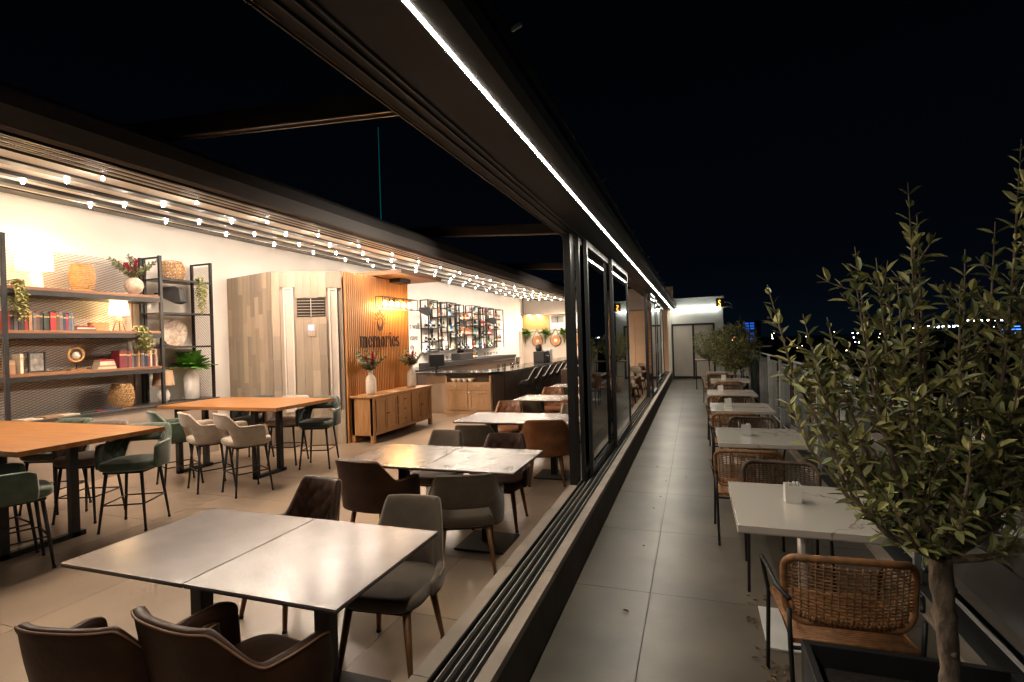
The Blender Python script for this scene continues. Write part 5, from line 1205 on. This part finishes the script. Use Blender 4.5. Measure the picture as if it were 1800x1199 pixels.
# ---- trees
def olive(name, loc, label, fork, tips, nsub, leafL, pot_fn, shared=False, cat='tree', group=None, dens=1.0, bigleaf=0, leafmats=None, fill=None):
    t = thing(name, label, cat, loc, 0, group)
    T = MB(); NT = 22; tp_, tr_ = [], []
    for k in range(NT+1):
        f = k/NT; tp_.append((0.010*sin(f*5.1)+random.uniform(-.0015, .0015), 0.006*cos(f*4.0)+random.uniform(-.0015, .0015), fork[0]+(fork[1]-fork[0])*f))
        tr_.append(fork[2]*(1.12-0.16*sin(min(1, f*1.2)*pi)+random.uniform(-.07, .07)+(0.22 if k in (7, 15) else 0)))
    T.tube(tp_, tr_, 12)
    for k in range(3):
        a_ = random.uniform(0, 6.28); z_ = random.uniform(fork[0]+0.12, fork[1]-0.1); T.tube([(0, 0, z_), (fork[2]*1.35*cos(a_), fork[2]*1.35*sin(a_), z_+0.012)], [fork[2]*0.45, fork[2]*0.3], 7)
    T.build('trunk', M_bark, t, smooth=True)
    L = MB(); Bn = MB(); shots = []
    f0 = Vector((0.004, 0, fork[1]-0.01))
    for tip in tips:
        tip = Vector(tip); d = tip-f0
        side = Vector((d.x, d.y, 0)); mid = f0+side*0.55+Vector((0, 0, d.z*0.28)); m2 = f0+side*0.85+Vector((0, 0, d.z*0.65))
        pts = [f0, f0.lerp(mid, .5)+Vector((random.uniform(-.01, .01), random.uniform(-.01, .01), -0.01)), mid, m2, tip]
        r0 = fork[2]*0.5; Bn.tube(pts, [r0, r0*0.8, r0*0.55, r0*0.32, 0.0015], 8)
        shots.append((pts, 1.0))
        for k in range(nsub):
            f = random.uniform(0.8, 3.7); j = int(f); p = pts[j].lerp(pts[j+1], f-j); a = random.uniform(0, 6.28); ln = d.length*random.uniform(0.16, 0.36)*(1.1-f*0.2)
            q = Vector((cos(a)*0.7, sin(a)*0.7, random.uniform(0.15, 1.0))).normalized()*ln
            sp = [p, p+q*0.35+Vector((0, 0, 0.0)), p+q*0.7+Vector((0, 0, ln*0.08)), p+q+Vector((0, 0, ln*0.22))]
            Bn.tube(sp, [r0*0.22, r0*0.18, r0*0.12, 0.001], 5); shots.append((sp, 0.4))
    singles = []
    for pts, w_ in shots:
        tot = sum((pts[i+1]-pts[i]).length for i in range(len(pts)-1)); n = int(tot/(leafL*0.42)*dens); N = len(pts)-1
        for k in range(n):
            f = (0.25 if w_ == 1 else 0.08)+((0.75 if w_ == 1 else 0.92))*k/n; i = min(N-1, int(f*N)); p = pts[i].lerp(pts[i+1], f*N-i); ax = (pts[i+1]-pts[i]).normalized()
            q = ax.cross(Vector((0.13, 0.31, 1))).normalized()
            for s_ in (0, pi):
                r_ = Matrix.Rotation(k*1.9+s_+random.uniform(-.3, .3), 3, ax); dr = (r_ @ q)*random.uniform(0.7, 1.1)+ax*random.uniform(0.5, 1.1)
                ll = leafL*random.uniform(.7, 1.25)*(1-0.35*max(0, f-0.75)*4*0.5); up = Vector((random.uniform(-.5, .5), random.uniform(-.5, .5), 1))
                singles.append((p.copy(), dr.normalized(), up, ll, ll*random.uniform(.32, .46)))
    if fill:
        (cx, cy, cz), (ra, rb, rc), nf = fill
        for k in range(nf):
            while True:
                v = Vector((random.uniform(-1, 1), random.uniform(-1, 1), random.uniform(-1, 1)))
                if v.length < 1 and noise.noise(v*2.3+Vector((1, 5, 2))) > -0.12: break
            p = Vector((cx+v.x*ra, cy+v.y*rb, cz+v.z*rc)); dr = Vector((v.x*0.8+random.uniform(-.8, .8), v.y*0.8+random.uniform(-.8, .8), random.uniform(-.3, 1)))
            ll = leafL*random.uniform(.7, 1.3); singles.append((p, dr.normalized(), Vector((random.uniform(-.6, .6), random.uniform(-.6, .6), 1)), ll, ll*random.uniform(.34, .48)))
    random.shuffle(singles)
    lm = leafmats or [M_leaf, M_leaf_y, M_leaf_d]
    if bigleaf:
        lms = [MB().leaf((0, 0, 0), (0, 1, 0), (0, 0, 1), 1.0, 0.33, 0.25).mesh('leaf', m_) for m_ in lm]
        singles.sort(key=lambda s: (Vector(loc)+s[0]-Vector((0, 0, 1.8))).length/s[3])
        for (p, d, up, ll, ww) in singles[:bigleaf]:
            sd = d.cross(up).normalized(); nn = sd.cross(d); R_ = Matrix((sd, d, nn)).transposed().to_4x4()
            o = link('leaf', random.choice(lms), t); o.matrix_local = Matrix.Translation(p) @ R_ @ Matrix.Scale(ll, 4)
        singles = singles[bigleaf:]
    for (p, d, up, ll, ww) in singles:
        L.m = random.choice((0, 0, 1, 2, 2)); L.leaf(p, d, up, ll, ww)
    if len(L.mi): L.mi[0] = 1; L.m = 1
    tag(L.build('crown', lm, t, recalc=False), kind='stuff'); Bn.build('branches', M_bark, t, smooth=True)
    return t
big_tips = [(-0.51, 0.05, 1.98), (-0.42, -0.1, 1.86), (-0.30, 0.12, 1.85), (-0.22, 0.05, 2.10), (-0.14, -0.1, 1.95), (-0.07, 0.0, 2.30), (-0.02, 0.12, 2.16), (0.06, -0.06, 2.05), (0.15, 0.1, 1.86), (0.19, -0.05, 2.02),
            (0.28, 0.0, 2.18), (0.27, 0.06, 2.42), (0.34, -0.1, 2.0), (-0.45, 0.1, 1.55), (-0.34, -0.12, 1.36), (-0.20, -0.2, 1.25), (0.36, 0.1, 1.5), (0.3, -0.2, 1.35), (-0.30, 0.2, 1.6), (0.0, -0.22, 1.5), (0.1, 0.2, 1.6),
            (-0.37, 0.02, 1.74), (-0.11, 0.1, 1.98), (0.02, -0.12, 1.93), (0.22, 0.12, 2.16), (0.34, 0.02, 2.30), (0.37, 0.08, 2.05), (-0.25, -0.06, 1.98), (-0.03, 0.05, 2.2), (0.30, -0.05, 2.42), (-0.17, 0.0, 2.05)]
olive('potted_tree', (0.78, 2.15, 0.0), 'large leafy olive tree in the dark planter at the right edge', (0.40, 1.02, 0.030), big_tips, 9, 0.058, None, bigleaf=290, dens=0.60, fill=((-0.02, 0, 1.50), (0.46, 0.36, 0.36), 60))
pl = thing('planter_box', 'large dark rectangular planter under the olive tree', 'planter', (0.39, 1.55, 0))
PW, PD, PH = 0.72, 0.92, 0.50
for bx in ((0, PW, 0, 0.03), (0, PW, PD-0.03, PD), (0, 0.03, 0.0305, PD-0.0305), (PW-0.03, PW, 0.0305, PD-0.0305)): MB().box(bx[0], bx[1], bx[2], bx[3], 0.0, PH).build('side', M_dark, pl, bevel=0.004)
MB().box(0.031, PW-0.031, 0.031, PD-0.031, 0.0, PH-0.09).build('soil', M_soil, pl)
b = MB()
for k in range(46):
    a, c = random.uniform(0.06, PW-0.06), random.uniform(0.3, PD-0.06); r_ = random.uniform(0.010, 0.022)
    b.lathe([(0.0, -r_*0.6), (r_*0.8, -r_*0.3), (r_, 0.0), (r_*0.7, r_*0.45), (0.0, r_*0.6)], 7, (a, c, PH-0.088), cap=False)
tag(b.build('pebbles', M_white, pl, smooth=True), kind='stuff')
def ball_tips(n, r, h, z0, up=0.0):
    o = []
    for k in range(n):
        a = k*2.4; f = (k+0.5)/n; el = math.asin(1-1.5*f)
        rr = r*random.uniform(.8, 1.1); o.append((rr*cos(a)*cos(el), rr*sin(a)*cos(el), z0+h*sin(el)+random.uniform(0, up)))
    return o
def cone_pot(parent, r, h, mat):
    MB().lathe([(r*0.62, 0), (r, h), (r*0.94, h), (r*0.9, h-0.04)], 20, cap=False).build('pot', mat, parent, smooth=True); MB().lathe([(r*0.9, h-0.035), (0.0, h-0.03)], 18, cap=False).build('soil', M_soil, parent)
M_wpot = pm('woven_pot', (0.16, 0.11, 0.07), 0.7, var=0.3, scale=20, bump=0.4, bscale=60)
t1 = olive('potted_tree', (0.90, 13.5, 0), 'round crowned olive tree half way down the terrace', (0.5, 0.95, 0.022), ball_tips(22, 0.60, 0.62, 1.42, 0.25), 9, 0.065, None, dens=0.6, fill=((0, 0, 1.42), (0.62, 0.6, 0.58), 3200)); cone_pot(t1, 0.24, 0.55, M_wpot)
t2 = olive('potted_tree', (0.42, 17.2, 0), 'smaller pale green tree just before the end building', (0.5, 1.0, 0.02), ball_tips(16, 0.50, 0.5, 1.5, 0.1), 8, 0.055, None, dens=0.6, fill=((0, 0, 1.5), (0.5, 0.5, 0.47), 1800)); cone_pot(t2, 0.24, 0.5, M_wpot)
t3 = olive('potted_tree', (1.05, 15.6, 0), 'dark olive tree behind the round crowned one at the railing', (0.5, 0.95, 0.02), ball_tips(14, 0.45, 0.5, 1.5, 0.3), 8, 0.052, None, dens=0.6, fill=((0, 0, 1.45), (0.42, 0.42, 0.45), 700)); cone_pot(t3, 0.22, 0.5, M_wpot)
# fallen leaves on the terrace floor
b = MB()
for k in range(70):
    r_ = random.random()
    if r_ < 0.6: p = (random.uniform(0.26, 0.40), random.uniform(2.9, 3.9))
    elif r_ < .8: p = (random.uniform(0.3, 0.6), random.uniform(2.85, 3.1))
    else: p = (random.uniform(-0.6, 1.2), random.uniform(2.6, 8))
    a = random.uniform(0, 6.28); b.leaf((p[0], p[1], 0.006), (cos(a), sin(a), 0.15), (0, 0, 1), random.uniform(.02, .045), random.uniform(.008, .018), 0.4)
tag(b.build('fallen_leaves', pm('dry_leaf', (0.16, 0.09, 0.04), 0.7, var=0.4, scale=10), recalc=False), 'scattered dry leaves under the nearest terrace table', 'leaves', kind='stuff')

# ================================================================== FAR TOWN
random.seed(11)
b = MB()
def lamp(x, y, z, s): b.box(x-s, x+s, y-s, y+s, z-s, z+s)
cols_ = [emat('town_warm', (1.0, 0.75, 0.45), 9), emat('town_white', (0.85, 0.95, 1.0), 11), emat('town_red', (1, 0.08, 0.05), 6), emat('town_blue', (0.15, 0.45, 1.0), 7)]
for k in range(110):
    y = random.uniform(250, 1500); az = random.uniform(-0.02, 0.75); x = y*math.tan(az); z = -22+random.uniform(2, 16) if y < 700 else -22+random.uniform(4, 26)
    b.m = random.choices((0, 1, 2, 3), (5, 5, 0.5, 0.8))[0]; lamp(x, y, z, y*random.choice((0.0003, 0.0004, 0.0005, 0.0007)))
for k in range(16): b.m = 1 if k % 4 else 0; lamp(395+k*8.3, 1000, 10.5-0.15*k, 0.9)
for k in range(10): b.m = 1; lamp(355+k*7, 1050, 3+random.uniform(-1, 1), 1.2)
for k in range(8): b.m = 1; lamp(50+random.uniform(0, 110), 600, random.uniform(-12, 2), 0.35)
b.mi[0] = 1; b.m = 1
o = b.build('town_lights', cols_, recalc=False); tag(o, 'far town lights scattered along the horizon', 'lights', kind='stuff')
b = MB()
for k in range(150):
    y = random.uniform(200, 1400); az = random.uniform(-0.1, 0.8); x = y*math.tan(az); s = random.uniform(5, 14); h = random.uniform(4, 14)
    b.box(x-s, x+s, y-s, y+s, -22, -22+h)
tag(b.build('town_roofs', pm('dark_house', (0.03, 0.032, 0.036), 0.8, var=0.4, scale=0.05), recalc=False), 'dark mass of distant houses below the horizon', 'houses', kind='stuff')
bb_ = thing('blue_building', 'distant building lit bright blue behind the far tree', 'building', (26, 300, -22))
MB().box(-1, 7, 0, 8, 0, 30).build('wall', pm('dark_facade', (0.05, 0.06, 0.09), 0.6, var=0.2, scale=0.3), bb_)
for r in range(7):
    for c in range(2):
        if random.random() < 0.7: MB().box(-0.6+c*2.5, 1.4+c*2.5, -0.15, -0.02, 20.2+r*1.35, 21.1+r*1.35).build('lit_window', emat('blue_glow', (0.02, 0.13, 0.75), 0.3), bb_)
bl = thing('billboard', 'distant blue lit billboard low on the horizon at the right', 'billboard', (222, 500, -8))
MB().box(0, 17, 0, 1, 0, 9.0).build('panel', pm('billboard_dark', (0.02, 0.03, 0.06), 0.5, var=0.2, scale=0.4), bl)
for z in (0.5, 3.2, 6.0, 8.2): MB().box(0.5, 16.5, -0.3, -0.05, z, z+0.7).build('light_bar', emat('billboard_blue', (0.06, 0.22, 1.0), 1.3), bl)
MB().box(8, 9, 0.2, 0.8, -14, -0.1).build('pole', M_dark, bl)
an = thing('antenna', 'thin teal mast standing behind the folded roof', 'mast', (-10.38, 16.0, -0.6)); MB().tube([(0, 0, 0), (0, 0, 10.1)], [0.03, 0.012], 6).build('mast_pole', pm('teal_paint_glow', (0.03, 0.22, 0.22), 0.4, var=0.1, emit=(0.0, 0.35, 0.38), estr=0.05), an)  # faint teal emission stands in for light falling on the mast
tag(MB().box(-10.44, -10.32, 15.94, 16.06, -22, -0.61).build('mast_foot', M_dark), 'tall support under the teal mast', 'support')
sd = bpy.data.lights.new('moon_light', 'SUN'); sd.energy = 0.004; sd.angle = radians(0.5); sd.color = (0.8, 0.88, 1)
so = bpy.data.objects.new('moon_light', sd); COL.objects.link(so); so.rotation_euler = (radians(40), 0, radians(30))
